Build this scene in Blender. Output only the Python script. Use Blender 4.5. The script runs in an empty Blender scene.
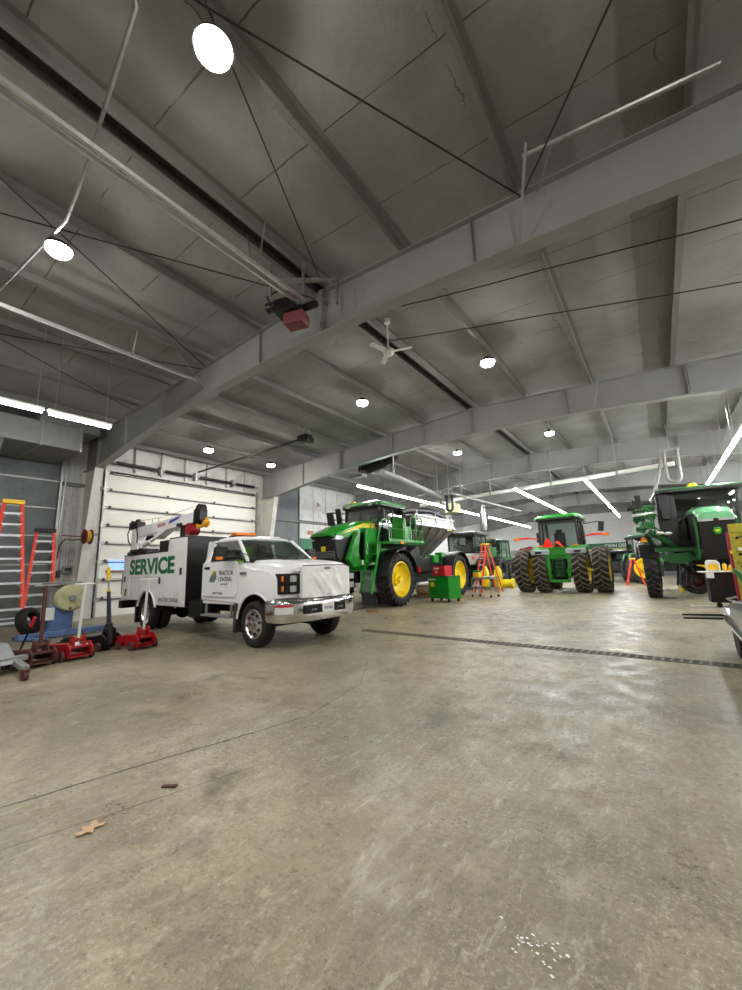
import bpy, math, random
from mathutils import Vector, Matrix
random.seed(7)
PI=math.pi
sc=bpy.context.scene
COL=sc.collection
sc.view_settings.view_transform='Standard'; sc.view_settings.look='None'
sc.view_settings.gamma=1; sc.view_settings.use_curve_mapping=False
sc.view_settings.exposure=0.78
# ------------------------------------------------------------------ camera
CH=1.40
RW=((0.8133956,-0.1316990,-0.5666065),(0.5807746,0.1286144,0.8038403),(-0.0329912,-0.9829108,0.1811019))
cd=bpy.data.cameras.new('camera'); cam=bpy.data.objects.new('camera',cd); COL.objects.link(cam)
cd.sensor_fit='HORIZONTAL'; cd.sensor_width=36; cd.lens=400/742*36; cd.clip_start=.05; cd.clip_end=200
M=Matrix(((RW[0][0],-RW[0][1],-RW[0][2],0),(RW[1][0],-RW[1][1],-RW[1][2],0),(RW[2][0],-RW[2][1],-RW[2][2],CH),(0,0,0,1)))
cam.matrix_world=M; sc.camera=cam
# ------------------------------------------------------------------ materials
def newmat(name):
    m=bpy.data.materials.new(name); m.use_nodes=True
    return m,m.node_tree,m.node_tree.nodes['Principled BSDF']
def lin(c):
    return tuple((x/12.92 if x<=.04045 else ((x+.055)/1.055)**2.4) for x in c)
def mat(name,c,rough=.5,metal=0.,var=.12,scale=6.,bump=0.,coat=0.,dirt=None,dscale=3.):
    """c is an sRGB colour; noise varies its value and optional dirt patches are mixed in"""
    m,nt,b=newmat(name); N=nt.nodes; L=nt.links
    c=lin(c)
    tc=N.new('ShaderNodeTexCoord'); n=N.new('ShaderNodeTexNoise'); n.inputs['Scale'].default_value=scale; n.inputs['Detail'].default_value=6
    L.new(tc.outputs['Object'],n.inputs['Vector'])
    r=N.new('ShaderNodeValToRGB'); L.new(n.outputs['Fac'],r.inputs['Fac'])
    r.color_ramp.elements[0].position=.3; r.color_ramp.elements[1].position=.7
    r.color_ramp.elements[0].color=tuple(x*(1-var) for x in c)+(1,)
    r.color_ramp.elements[1].color=tuple(min(1,x*(1+var*.6)) for x in c)+(1,)
    out=r.outputs['Color']
    if dirt:
        n2=N.new('ShaderNodeTexNoise'); n2.inputs['Scale'].default_value=dscale; n2.inputs['Detail'].default_value=8; n2.inputs['Roughness'].default_value=.7
        L.new(tc.outputs['Object'],n2.inputs['Vector'])
        r2=N.new('ShaderNodeValToRGB'); r2.color_ramp.elements[0].position=.5; r2.color_ramp.elements[1].position=.68
        L.new(n2.outputs['Fac'],r2.inputs['Fac'])
        mx=N.new('ShaderNodeMix'); mx.data_type='RGBA'; L.new(r2.outputs['Color'],mx.inputs['Factor']); L.new(out,mx.inputs['A']); mx.inputs['B'].default_value=lin(dirt)+(1,)
        out=mx.outputs['Result']
    L.new(out,b.inputs['Base Color'])
    b.inputs['Roughness'].default_value=rough; b.inputs['Metallic'].default_value=metal
    if coat: b.inputs['Coat Weight'].default_value=coat; b.inputs['Coat Roughness'].default_value=.08
    if bump:
        bp=N.new('ShaderNodeBump'); bp.inputs['Strength'].default_value=bump; bp.inputs['Distance'].default_value=.01
        L.new(n.outputs['Fac'],bp.inputs['Height']); L.new(bp.outputs['Normal'],b.inputs['Normal'])
    return m
def glass(name,tint,gl=.12):
    m=bpy.data.materials.new(name); m.use_nodes=True; nt=m.node_tree; N=nt.nodes; L=nt.links; N.clear()
    o=N.new('ShaderNodeOutputMaterial'); t=N.new('ShaderNodeBsdfTransparent'); t.inputs[0].default_value=tint+(1,)
    g=N.new('ShaderNodeBsdfGlossy'); g.inputs['Roughness'].default_value=.03; g.inputs[0].default_value=(1,1,1,1)
    f=N.new('ShaderNodeLayerWeight'); f.inputs[0].default_value=.35
    mp=N.new('ShaderNodeMapRange'); mp.inputs['To Min'].default_value=gl; mp.inputs['To Max'].default_value=.8
    x=N.new('ShaderNodeMixShader'); L.new(f.outputs['Fresnel'],mp.inputs['Value']); L.new(mp.outputs[0],x.inputs[0]); L.new(t.outputs[0],x.inputs[1]); L.new(g.outputs[0],x.inputs[2]); L.new(x.outputs[0],o.inputs[0])
    return m
def emis(name,c,s):
    m,nt,b=newmat(name); b.inputs['Base Color'].default_value=(.8,.8,.8,1); b.inputs['Emission Color'].default_value=c+(1,); b.inputs['Emission Strength'].default_value=s
    return m
W_=mat('truck_white_paint',(.95,.955,.96),.3,var=.03,coat=.6)
WD=mat('white_body_paint',(.93,.93,.93),.35,var=.04,coat=.4,dirt=(.84,.83,.80),dscale=1.2)
BLK=mat('black_plastic',(.035,.035,.04),.5,var=.3)
BLKM=mat('black_painted_steel',(.055,.055,.06),.38,var=.25)
DARK=mat('dark_underbody',(.03,.03,.028),.8,var=.4)
RUB=mat('tyre_rubber',(.085,.082,.08),.75,var=.25,scale=14,bump=.3,dirt=(.18,.17,.15),dscale=7)
RUBD=mat('dusty_tyre_rubber',(.13,.12,.11),.85,var=.25,scale=12,bump=.3,dirt=(.20,.18,.155),dscale=6)
LUGD=mat('dusty_lug_rubber',(.44,.40,.34),.9,var=.2,scale=10,dirt=(.34,.30,.25),dscale=5)
LUGR=mat('lug_rubber',(.17,.165,.16),.8,var=.2,scale=10,dirt=(.26,.245,.22),dscale=5)
CHR=mat('chrome',(.86,.86,.86),.13,1.,var=.04)
ALU=mat('polished_aluminium',(.85,.85,.85),.22,1.,var=.1)
GALV=mat('galvanised_steel',(.66,.66,.65),.42,.85,var=.18,scale=12)
STEEL=mat('stainless_steel',(.55,.54,.52),.45,.9,var=.2,scale=3)
JG=mat('green_machine_paint',(.10,.56,.12),.32,var=.1,coat=.5,dirt=(.10,.40,.11),dscale=2)
JGD=mat('dark_green_machine_paint',(.10,.36,.14),.4,var=.15,dirt=(.13,.24,.13),dscale=3)
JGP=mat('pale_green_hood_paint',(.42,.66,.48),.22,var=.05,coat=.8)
JY=mat('yellow_machine_paint',(.96,.84,.06),.4,var=.08,dirt=(.70,.60,.10),dscale=3)
GREY=mat('grey_machine_paint',(.52,.53,.53),.45,var=.1)
RED=mat('red_jack_paint',(.68,.09,.13),.4,var=.15,dirt=(.38,.08,.08),dscale=5)
REDB=mat('bright_red_paint',(.78,.13,.17),.4,var=.06)
RUST=mat('rusty_dark_red_steel',(.36,.20,.18),.7,var=.3,dirt=(.22,.15,.13),dscale=5)
NAVY=mat('navy_blue_steel',(.14,.17,.28),.45,var=.2,dirt=(.08,.08,.11),dscale=5)
BLUE=mat('worn_blue_steel',(.36,.47,.66),.55,var=.2,dirt=(.30,.33,.40),dscale=4)
ORG=mat('orange_fibreglass',(.90,.27,.17),.5,var=.1)
LALU=mat('ladder_aluminium',(.84,.85,.87),.45,.1,var=.05)
RAILM=mat('bright_zinc_rail',(.86,.86,.86),.28,.8,var=.1)
YEL=mat('yellow_plastic',(.95,.78,.10),.5,var=.06)
CREAM=mat('cream_plastic_hood',(.76,.74,.58),.55,var=.1,dirt=(.60,.58,.42),dscale=3)
WPL=mat('white_plastic',(.88,.88,.86),.5,var=.05)
CLOTH=mat('white_vinyl_cover',(.93,.93,.93),.6,var=.04,scale=3)
WOOD=mat('raw_timber',(.58,.45,.30),.8,var=.25,scale=9)
TAN=mat('tan_sack',(.78,.66,.48),.85,var=.12)
FRAME=mat('grey_frame_primer',(.56,.56,.555),.5,var=.08,scale=1.5,dirt=(.54,.54,.525),dscale=.8)
FRAMEW=mat('white_column_paint',(.80,.79,.76),.6,var=.05,scale=2,dirt=(.70,.69,.65),dscale=1.5)
PURL=mat('purlin_primer',(.45,.445,.43),.6,var=.12,scale=2)
AMB=mat('amber_lens',(.95,.50,.10),.2,var=.1); AMB.node_tree.nodes['Principled BSDF'].inputs['Emission Color'].default_value=(1,.35,.03,1); AMB.node_tree.nodes['Principled BSDF'].inputs['Emission Strength'].default_value=.0
REDL=mat('red_reflector',(.95,.10,.06),.3,var=.05)
ORGL=mat('orange_red_reflector',(.95,.30,.12),.3,var=.05)
LENS=mat('clear_lamp_lens',(.82,.84,.86),.1,.5,var=.1)
SIGNG=mat('sign_green',(.03,.42,.25),.5,var=.02)
BLKT=mat('black_ink',(.05,.05,.05),.5,var=0)
PAPER=mat('white_paper',(.93,.93,.93),.7,var=.02)
GT=glass('tinted_glass',(.42,.50,.45)); GC=glass('cab_glass',(.60,.68,.66)); GD=glass('dark_cab_glass',(.22,.25,.25))
SEAT=mat('seat_fabric',(.16,.16,.17),.9,var=.2)
TUBE=emis('tube_light_glow',(.95,.98,1.0),62.)
LAMP=emis('high_bay_glow',(1.0,.965,.89),190.)
# ------------------------------------------------------------------ mesh builder
class MB:
    def __init__(s): s.v=[]; s.f=[]; s.m=[]; s.mi=0; s.T=None
    def add(s,vs,fs):
        n=len(s.v)
        if s.T is not None: vs=[s.T@Vector(p) for p in vs]
        s.v+=[tuple(p) for p in vs]; s.f+=[tuple(n+i for i in f) for f in fs]; s.m+=[s.mi]*len(fs); return s
    def box(s,c,d,rz=0,ry=0,rx=0):
        R=Matrix.Rotation(rz,3,'Z')@Matrix.Rotation(ry,3,'Y')@Matrix.Rotation(rx,3,'X'); c=Vector(c)
        vs=[c+R@Vector((x*d[0]/2,y*d[1]/2,z*d[2]/2)) for x in(-1,1) for y in(-1,1) for z in(-1,1)]
        return s.add(vs,[(0,1,3,2),(4,6,7,5),(0,4,5,1),(2,3,7,6),(0,2,6,4),(1,5,7,3)])
    def bx(s,x0,x1,y0,y1,z0,z1): return s.box(((x0+x1)/2,(y0+y1)/2,(z0+z1)/2),(abs(x1-x0),abs(y1-y0),abs(z1-z0)))
    def beam(s,p0,p1,w,h,up=(0,0,1)):
        p0=Vector(p0);p1=Vector(p1);d=(p1-p0).normalized();u=Vector(up)
        if abs(d.dot(u))>.98: u=Vector((1,0,0))
        a=d.cross(u).normalized(); b=a.cross(d)
        sec=[(-w/2,-h/2),(w/2,-h/2),(w/2,h/2),(-w/2,h/2)]
        return s.loft([[p+a*i+b*j for i,j in sec] for p in(p0,p1)])
    def loft(s,secs,cap=True,closed=True):
        k=len(secs[0]); vs=[p for q in secs for p in q]; fs=[]
        for i in range(len(secs)-1):
            for j in range(k if closed else k-1):
                a=i*k+j; b=i*k+(j+1)%k; fs.append((a,b,b+k,a+k))
        if cap and closed: fs.append(tuple(range(k))[::-1]); fs.append(tuple((len(secs)-1)*k+j for j in range(k)))
        return s.add(vs,fs)
    def cyl(s,p0,p1,r0,r1=None,n=16,cap=True):
        if r1 is None: r1=r0
        p0=Vector(p0);p1=Vector(p1);d=(p1-p0).normalized(); a=d.orthogonal().normalized(); b=d.cross(a)
        return s.loft([[p+a*math.cos(t*2*PI/n)*r+b*math.sin(t*2*PI/n)*r for t in range(n)] for p,r in((p0,r0),(p1,r1))],cap)
    def tube(s,pts,r,n=8,rr=None):
        pts=[Vector(p) for p in pts]; secs=[]; a=None
        for i,p in enumerate(pts):
            d=(pts[min(i+1,len(pts)-1)]-pts[max(i-1,0)]).normalized()
            a=d.orthogonal().normalized() if a is None else (a-d*a.dot(d)).normalized()
            b=d.cross(a); q=rr[i] if rr else r
            secs.append([p+a*math.cos(t*2*PI/n)*q+b*math.sin(t*2*PI/n)*q for t in range(n)])
        return s.loft(secs)
    def lathe(s,prof,c=(0,0,0),axis='y',n=32,a0=0,a1=2*PI):
        full=abs(a1-a0-2*PI)<1e-6; secs=[]; c=Vector(c); k=n if full else n+1
        for i in range(k):
            t=a0+(a1-a0)*i/n; q=[]
            for r,h in prof:
                if axis=='y': q.append(c+Vector((r*math.cos(t),h,r*math.sin(t))))
                elif axis=='z': q.append(c+Vector((r*math.cos(t),r*math.sin(t),h)))
                else: q.append(c+Vector((h,r*math.cos(t),r*math.sin(t))))
            secs.append(q)
        m=len(prof); vs=[p for q in secs for p in q]; fs=[]
        for i in range(k if full else k-1):
            for j in range(m-1):
                a=i*m+j; b=((i+1)%k)*m+j; fs.append((a,a+1,b+1,b))
        return s.add(vs,fs)
    def prism(s,poly,a0,a1,plane='xz',steps=None,fn=None):
        secs=[]
        for a in (steps or (a0,a1)):
            q=[]
            for u,w in poly:
                p={'xz':(u,a,w),'yz':(a,u,w),'xy':(u,w,a)}[plane]
                q.append(fn(*p) if fn else p)
            secs.append(q)
        return s.loft(secs)
    def ball(s,c,r,n=12,sc=(1,1,1)):
        c=Vector(c); prof=[(max(r*math.sin(PI*i/n),1e-4),-r*math.cos(PI*i/n)) for i in range(n+1)]
        m=MB(); m.lathe(prof,(0,0,0),'z',n*2)
        return s.add([c+Vector((p[0]*sc[0],p[1]*sc[1],p[2]*sc[2])) for p in m.v],m.f)
    def build(s,name,mats,parent=None,loc=(0,0,0),rz=0,bevel=0,smooth=35,label=None,cat=None,group=None,kind=None,segs=2):
        me=bpy.data.meshes.new(name); me.from_pydata(s.v,[],s.f)
        if not isinstance(mats,(list,tuple)): mats=[mats]
        for m in mats: me.materials.append(m)
        for p,i in zip(me.polygons,s.m): p.material_index=min(i,len(mats)-1)
        import bmesh
        bm=bmesh.new(); bm.from_mesh(me); bmesh.ops.recalc_face_normals(bm,faces=bm.faces); bm.to_mesh(me); bm.free()
        if smooth:
            me.polygons.foreach_set('use_smooth',[True]*len(me.polygons)); me.set_sharp_from_angle(angle=math.radians(smooth))
        o=bpy.data.objects.new(name,me); COL.objects.link(o); o.location=loc; o.rotation_euler[2]=rz
        if parent: o.parent=parent
        if bevel:
            b=o.modifiers.new('edge','BEVEL'); b.width=bevel; b.segments=segs; b.limit_method='ANGLE'; b.angle_limit=math.radians(40)
        tag(o,label,cat,group,kind)
        return o
def tag(o,label=None,cat=None,group=None,kind=None):
    for k,v in(('label',label),('category',cat),('group',group),('kind',kind)):
        if v: o[k]=v
    return o
def thing(name,label,cat,loc=(0,0,0),rz=0,group=None):
    o=bpy.data.objects.new(name,None); COL.objects.link(o); o.empty_display_size=.2; o.location=loc; o.rotation_euler[2]=rz
    return tag(o,label,cat,group)
def copy_tree(o,parent=None):
    c=o.copy(); COL.objects.link(c); c.parent=parent
    for ch in list(o.children): copy_tree(ch,c)
    return c
def text(name,body,size,m,parent,loc,rot,ext=.002,bold=0,sx=1,align='CENTER'):
    cu=bpy.data.curves.new(name,'FONT'); cu.body=body; cu.size=size; cu.extrude=ext; cu.offset=bold; cu.align_x=align; cu.align_y='CENTER'; cu.materials.append(m)
    t=bpy.data.objects.new(name,cu); COL.objects.link(t); dg=bpy.context.evaluated_depsgraph_get()
    me=bpy.data.meshes.new_from_object(t.evaluated_get(dg)); me.name=name; bpy.data.objects.remove(t); bpy.data.curves.remove(cu)
    o=bpy.data.objects.new(name,me); COL.objects.link(o); o.location=loc; o.rotation_euler=rot; o.scale=(sx,1,1)
    if parent: o.parent=parent
    return o
def lerp(a,b,t): return tuple(x+(y-x)*t for x,y in zip(a,b))
# math helper for shaders
def mnode(N,L,op,a,b=None,c=None,clamp=False):
    n=N.new('ShaderNodeMath'); n.operation=op; n.use_clamp=clamp
    for i,v in enumerate((a,b,c)):
        if v is None: continue
        if hasattr(v,'links') or hasattr(v,'node'): L.new(v,n.inputs[i])
        else: n.inputs[i].default_value=v
    return n.outputs[0]
def noise(N,L,vec,scale,detail=5,rough=.6,dist=0):
    n=N.new('ShaderNodeTexNoise'); n.inputs['Scale'].default_value=scale; n.inputs['Detail'].default_value=detail; n.inputs['Roughness'].default_value=rough; n.inputs['Distortion'].default_value=dist
    L.new(vec,n.inputs['Vector']); return n.outputs['Fac']
def smap(N,L,v,a,b,c=0.,d=1.):
    n=N.new('ShaderNodeMapRange'); n.interpolation_type='SMOOTHSTEP'
    L.new(v,n.inputs['Value']); n.inputs['From Min'].default_value=a; n.inputs['From Max'].default_value=b; n.inputs['To Min'].default_value=c; n.inputs['To Max'].default_value=d
    return n.outputs[0]
def mixc(N,L,f,a,b):
    n=N.new('ShaderNodeMix'); n.data_type='RGBA'
    if hasattr(f,'node'): L.new(f,n.inputs['Factor'])
    else: n.inputs['Factor'].default_value=f
    for k,v in(('A',a),('B',b)):
        if hasattr(v,'node'): L.new(v,n.inputs[k])
        else: n.inputs[k].default_value=v+(1,)
    return n.outputs['Result']
# ------------------------------------------------------------------ building shell
RX=-4.97; HW=11.75; XL=RX-HW; XR=RX+HW; YB=-10.48; YF=45.8
def ztop(x): return 7.08-.058*abs(x-RX)
def zdeck(x): return ztop(x)+.21
# floor shader
def floor_mat():
    m,nt,b=newmat('oil_stained_concrete'); N=nt.nodes; L=nt.links
    g=N.new('ShaderNodeNewGeometry').outputs['Position']
    sx=N.new('ShaderNodeSeparateXYZ'); L.new(g,sx.inputs[0]); X,Y=sx.outputs[0],sx.outputs[1]
    mp=N.new('ShaderNodeMapping'); L.new(g,mp.inputs['Vector']); mp.inputs['Rotation'].default_value=(0,0,math.radians(20)); mp.inputs['Scale'].default_value=(1,.35,1)
    st=mp.outputs[0]
    c=mixc(N,L,smap(N,L,noise(N,L,g,.45,6,.62),.36,.66),lin((.455,.42,.345)),lin((.655,.615,.51)))
    c=mixc(N,L,smap(N,L,noise(N,L,g,2.6,8,.7),.35,.72,0,.55),c,lin((.49,.455,.38)))
    # fine aggregate speckle
    sp=smap(N,L,noise(N,L,g,.8,5,.65),.38,.62,.15,1)
    c=mixc(N,L,mnode(N,L,'MULTIPLY',sp,smap(N,L,noise(N,L,g,42,5,.8),.50,.66,0,.6)),c,lin((.84,.82,.74)))
    c=mixc(N,L,smap(N,L,noise(N,L,g,24,6,.8),.52,.68,0,.7),c,lin((.32,.30,.25)))
    c=mixc(N,L,smap(N,L,noise(N,L,g,75,3,.8),.55,.70,0,.55),c,lin((.28,.26,.22)))
    c=mixc(N,L,smap(N,L,noise(N,L,g,11,8,.8,.3),.50,.64,0,.45),c,lin((.40,.375,.31)))
    c=mixc(N,L,smap(N,L,noise(N,L,st,14,7,.8,.3),.52,.68,0,.5),c,lin((.78,.755,.665)))
    # worn pale patches
    c=mixc(N,L,smap(N,L,noise(N,L,st,1.6,9,.72,.4),.55,.75,0,.5),c,lin((.80,.78,.70)))
    # dark oily stains, mostly around parked machines
    st1=smap(N,L,noise(N,L,g,.9,7,.68,.6),.54,.70,0,.75)
    c=mixc(N,L,st1,c,lin((.31,.29,.24)))
    c=mixc(N,L,smap(N,L,noise(N,L,g,5.5,6,.6,1.),.69,.76,0,.7),c,lin((.27,.25,.22)))
    # trowel / drag streaks
    c=mixc(N,L,smap(N,L,noise(N,L,st,9,6,.7),.52,.72,0,.35),c,lin((.40,.375,.32)))
    def line(p,q,wid,jit,js,rng=True):
        dx,dy=q[0]-p[0],q[1]-p[1]; ln=math.hypot(dx,dy); dx/=ln; dy/=ln
        u=mnode(N,L,'SUBTRACT',mnode(N,L,'ADD',mnode(N,L,'MULTIPLY',X,dx),mnode(N,L,'MULTIPLY',Y,dy)),p[0]*dx+p[1]*dy)
        w=mnode(N,L,'SUBTRACT',mnode(N,L,'ADD',mnode(N,L,'MULTIPLY',X,-dy),mnode(N,L,'MULTIPLY',Y,dx)),-p[0]*dy+p[1]*dx)
        j=mnode(N,L,'MULTIPLY',mnode(N,L,'SUBTRACT',noise(N,L,g,js,5,.6),.5),jit)
        d=mnode(N,L,'ABSOLUTE',mnode(N,L,'ADD',w,j))
        a=smap(N,L,d,wid*.4,wid*1.3,1,0)
        if rng:
            a=mnode(N,L,'MULTIPLY',a,smap(N,L,u,-.05,.1)); a=mnode(N,L,'MULTIPLY',a,smap(N,L,u,ln-.1,ln+.1,1,0))
        return a
    cr=line((-4.5,-2.9),(-3.45,1.43),.010,.06,1.6)
    for p,q,wd,ji in (((-3.45,1.43),(-3.02,3.05),.011,.06),((-3.02,3.05),(-3.22,4.2),.008,.10),((-3.22,4.2),(-3.9,5.3),.006,.15),((-3.9,5.3),(-5.7,7.6),.004,.4),((-9.,3.),(-3.1,3.2),.004,.3),((3,10.5),(-2,9.6),.008,.3),((-3.2,.3),(-2.6,2.2),.004,.03)):
        if wd: cr=mnode(N,L,'MAXIMUM',cr,line(p,q,wd,ji,1.4))
    c=mixc(N,L,cr,c,lin((.16,.15,.13)))
    L.new(c,b.inputs['Base Color'])
    rg=mnode(N,L,'ADD',smap(N,L,noise(N,L,g,3.3,7,.7),.35,.7,.24,.58),smap(N,L,noise(N,L,g,30,3,.7),.4,.7,0,.18))
    L.new(rg,b.inputs['Roughness'])
    bp=N.new('ShaderNodeBump'); bp.inputs['Strength'].default_value=.35; bp.inputs['Distance'].default_value=.006
    hh=mnode(N,L,'SUBTRACT',mnode(N,L,'ADD',noise(N,L,g,30,4,.7),mnode(N,L,'MULTIPLY',noise(N,L,g,4,5,.6),2.)),mnode(N,L,'MULTIPLY',cr,2.))
    L.new(hh,bp.inputs['Height']); L.new(bp.outputs[0],b.inputs['Normal'])
    b.inputs['Specular IOR Level'].default_value=.5
    return m
def ceil_mat():
    m,nt,b=newmat('insulation_facing'); N=nt.nodes; L=nt.links
    g=N.new('ShaderNodeNewGeometry').outputs['Position']
    sx=N.new('ShaderNodeSeparateXYZ'); L.new(g,sx.inputs[0]); X,Y=sx.outputs[0],sx.outputs[1]
    c=mixc(N,L,smap(N,L,noise(N,L,g,.5,6,.6),.35,.68),lin((.50,.49,.485)),lin((.585,.575,.565)))
    c=mixc(N,L,smap(N,L,noise(N,L,g,1.4,7,.7),.58,.78,0,.5),c,lin((.43,.41,.375)))
    # skylight strip with older darker facing
    wob=mnode(N,L,'ADD',X,mnode(N,L,'MULTIPLY',noise(N,L,g,1.2,3,.5),.10))
    ms=mnode(N,L,'MULTIPLY',smap(N,L,wob,.36,.42),smap(N,L,X,1.05,1.1,1,0))
    c=mixc(N,L,mnode(N,L,'MULTIPLY',ms,.75),c,lin((.40,.38,.335)))
    # seams across the bays: every 1.25 m
    yj=mnode(N,L,'ADD',Y,mnode(N,L,'MULTIPLY',noise(N,L,g,2.2,5,.65),.07))
    fr=mnode(N,L,'ABSOLUTE',mnode(N,L,'SUBTRACT',mnode(N,L,'FRACT',mnode(N,L,'MULTIPLY',yj,1/1.34)),.5))
    sm=smap(N,L,fr,.0,.011,1,0)
    sm=mnode(N,L,'MULTIPLY',sm,smap(N,L,noise(N,L,g,1.1,3,.5),.40,.55))
    # a few tears running lengthwise
    xj=mnode(N,L,'ADD',X,mnode(N,L,'MULTIPLY',noise(N,L,g,1.3,6,.7),.5))
    f2=mnode(N,L,'ABSOLUTE',mnode(N,L,'SUBTRACT',mnode(N,L,'FRACT',mnode(N,L,'MULTIPLY',xj,1/1.97)),.5))
    s2=mnode(N,L,'MULTIPLY',smap(N,L,f2,0,.006,1,0),smap(N,L,noise(N,L,g,.8,3,.5),.5,.58))
    s=mnode(N,L,'MAXIMUM',sm,s2)
    c=mixc(N,L,mnode(N,L,'MULTIPLY',s,.75),c,lin((.20,.19,.17)))
    L.new(c,b.inputs['Base Color']); b.inputs['Roughness'].default_value=.7
    bp=N.new('ShaderNodeBump'); bp.inputs['Strength'].default_value=.7; bp.inputs['Distance'].default_value=.04
    h=mnode(N,L,'SUBTRACT',mnode(N,L,'ADD',noise(N,L,g,1.1,6,.6,.8),mnode(N,L,'MULTIPLY',noise(N,L,g,7,4,.6,.5),.25)),mnode(N,L,'MULTIPLY',s,.6))
    L.new(h,bp.inputs['Height']); L.new(bp.outputs[0],b.inputs['Normal'])
    return m
def block_mat(name,c,cm):
    m,nt,b=newmat(name); N=nt.nodes; L=nt.links
    g=N.new('ShaderNodeNewGeometry').outputs['Position']
    sx=N.new('ShaderNodeSeparateXYZ'); L.new(g,sx.inputs[0]); cb=N.new('ShaderNodeCombineXYZ')
    L.new(mnode(N,L,'ADD',sx.outputs[0],sx.outputs[1]),cb.inputs[0]); L.new(sx.outputs[2],cb.inputs[1])
    br=N.new('ShaderNodeTexBrick'); L.new(cb.outputs[0],br.inputs['Vector']); br.inputs['Scale'].default_value=1; br.inputs['Brick Width'].default_value=.41; br.inputs['Row Height'].default_value=.205; br.inputs['Mortar Size'].default_value=.006
    br.inputs['Color1'].default_value=lin(c)+(1,); br.inputs['Color2'].default_value=lin(tuple(x*.97 for x in c))+(1,); br.inputs['Mortar'].default_value=lin(cm)+(1,)
    L.new(br.outputs['Color'],b.inputs['Base Color']); b.inputs['Roughness'].default_value=.6
    bp=N.new('ShaderNodeBump'); bp.invert=True; bp.inputs['Strength'].default_value=.5; bp.inputs['Distance'].default_value=.01; L.new(br.outputs['Fac'],bp.inputs['Height']); L.new(bp.outputs[0],b.inputs['Normal'])
    return m
FLOOR=floor_mat(); CEIL=ceil_mat(); BLOCK=block_mat('painted_block',(.92,.92,.91),(.74,.74,.73)); BLOCKG=block_mat('grey_painted_block',(.50,.52,.55),(.42,.43,.46))
PANW=mat('white_wall_panel',(.80,.80,.79),.6,var=.06,scale=1.5,dirt=(.66,.65,.62),dscale=2)
PANG=mat('grey_wall_panel',(.60,.60,.59),.6,var=.1,scale=2,dirt=(.50,.49,.47),dscale=2)
DOORD=mat('dark_grey_door_panel',(.40,.42,.42),.55,var=.12,scale=2.5,dirt=(.33,.35,.35),dscale=1.5)
DOORW=mat('white_door_panel',(.89,.885,.85),.5,var=.04,scale=2)
DUCT=mat('grey_duct_sheet',(.50,.50,.49),.5,.3,var=.1)
def S(name,mb,m,**k): return mb.build(name,m,kind='structure',**k)
S('floor',MB().bx(XL-.2,XR+.2,YB-.2,YF+.2,-.12,0),FLOOR,smooth=0)
b=MB()
for x0,x1 in((XL-.3,RX),(RX,XR+.3)):
    b.add([(x0,YB-.3,zdeck(x0)),(x1,YB-.3,zdeck(x1)),(x1,YF+.3,zdeck(x1)),(x0,YF+.3,zdeck(x0)),(x0,YB-.3,zdeck(x0)+.1),(x1,YB-.3,zdeck(x1)+.1),(x1,YF+.3,zdeck(x1)+.1),(x0,YF+.3,zdeck(x0)+.1)],[(0,1,2,3),(4,7,6,5),(0,4,5,1),(3,2,6,7),(0,3,7,4),(1,5,6,2)])
S('ceiling',b,CEIL,smooth=0)
# far, near and right walls
def gable(y0,y1): return [(XL,0),(XR,0),(XR,zdeck(XR)+.05),(RX,zdeck(RX)+.05),(XL,zdeck(XL)+.05)]
S('wall_far',MB().prism(gable(0,0),YF,YF+.2,'xz'),BLOCK,smooth=0)
S('wall_near',MB().prism(gable(0,0),YB-.2,YB,'xz'),PANG,smooth=0)
S('wall_right',MB().bx(XR,XR+.15,YB,YF,0,zdeck(XR)+.05),PANW,smooth=0)
b=MB(); b.bx(XL,XR,YF-.02,YF,0,2.42); S('trim_1',b,BLOCKG,smooth=0)
# left wall: header panels, white field and block, with door openings
b=MB(); b.bx(XL-.15,XL,YB,-1.9,0,6.7); b.bx(XL-.15,XL,-1.9,4.9,5.75,6.7); b.bx(XL-.15,XL,4.9,6.2,0,6.7); b.bx(XL-.15,XL,6.2,13.35,5.42,6.7); b.bx(XL-.15,XL,13.35,14.3,0,6.7); b.bx(XL-.15,XL,16.4,29.5,0,6.7)
b.mi=1; b.bx(XL-.15,XL,29.5,YF,0,6.7); b.mi=2; b.bx(XL-.15,XL,14.3,16.4,0,6.7)
for y in (4.97,5.12,5.27,5.42,5.57): b.mi=0; b.bx(XL,XL+.03,y,y+.05,0,6.6)
for k in range(12): b.bx(XL,XL+.02,16.45+k*1.12,16.48+k*1.12,0,6.6)
b.mi=0
for k in range(7): b.bx(XL,XL+.12,6.2+k*1.05,6.26+k*1.05,5.5,6.6)
S('wall_left',b,[PANW,BLOCK,DOORD],smooth=0)
b=MB(); b.bx(XL+.02,XL+.16,16.4,29.5,4.15,4.3); S('trim_2',b,PURL,smooth=0)
b=MB(); b.bx(XL+.02,XL+.14,4.92,6.2,4.62,4.75); S('trim_3',b,PURL,smooth=0)
b=MB(); b.bx(XL+.02,XL+.16,14.3,16.4,4.15,4.25); b.bx(XL+.02,XL+.06,14.3,14.36,0,6.5); b.bx(XL+.02,XL+.06,16.34,16.4,0,6.5); S('trim_4',b,PURL,smooth=0)
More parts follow.
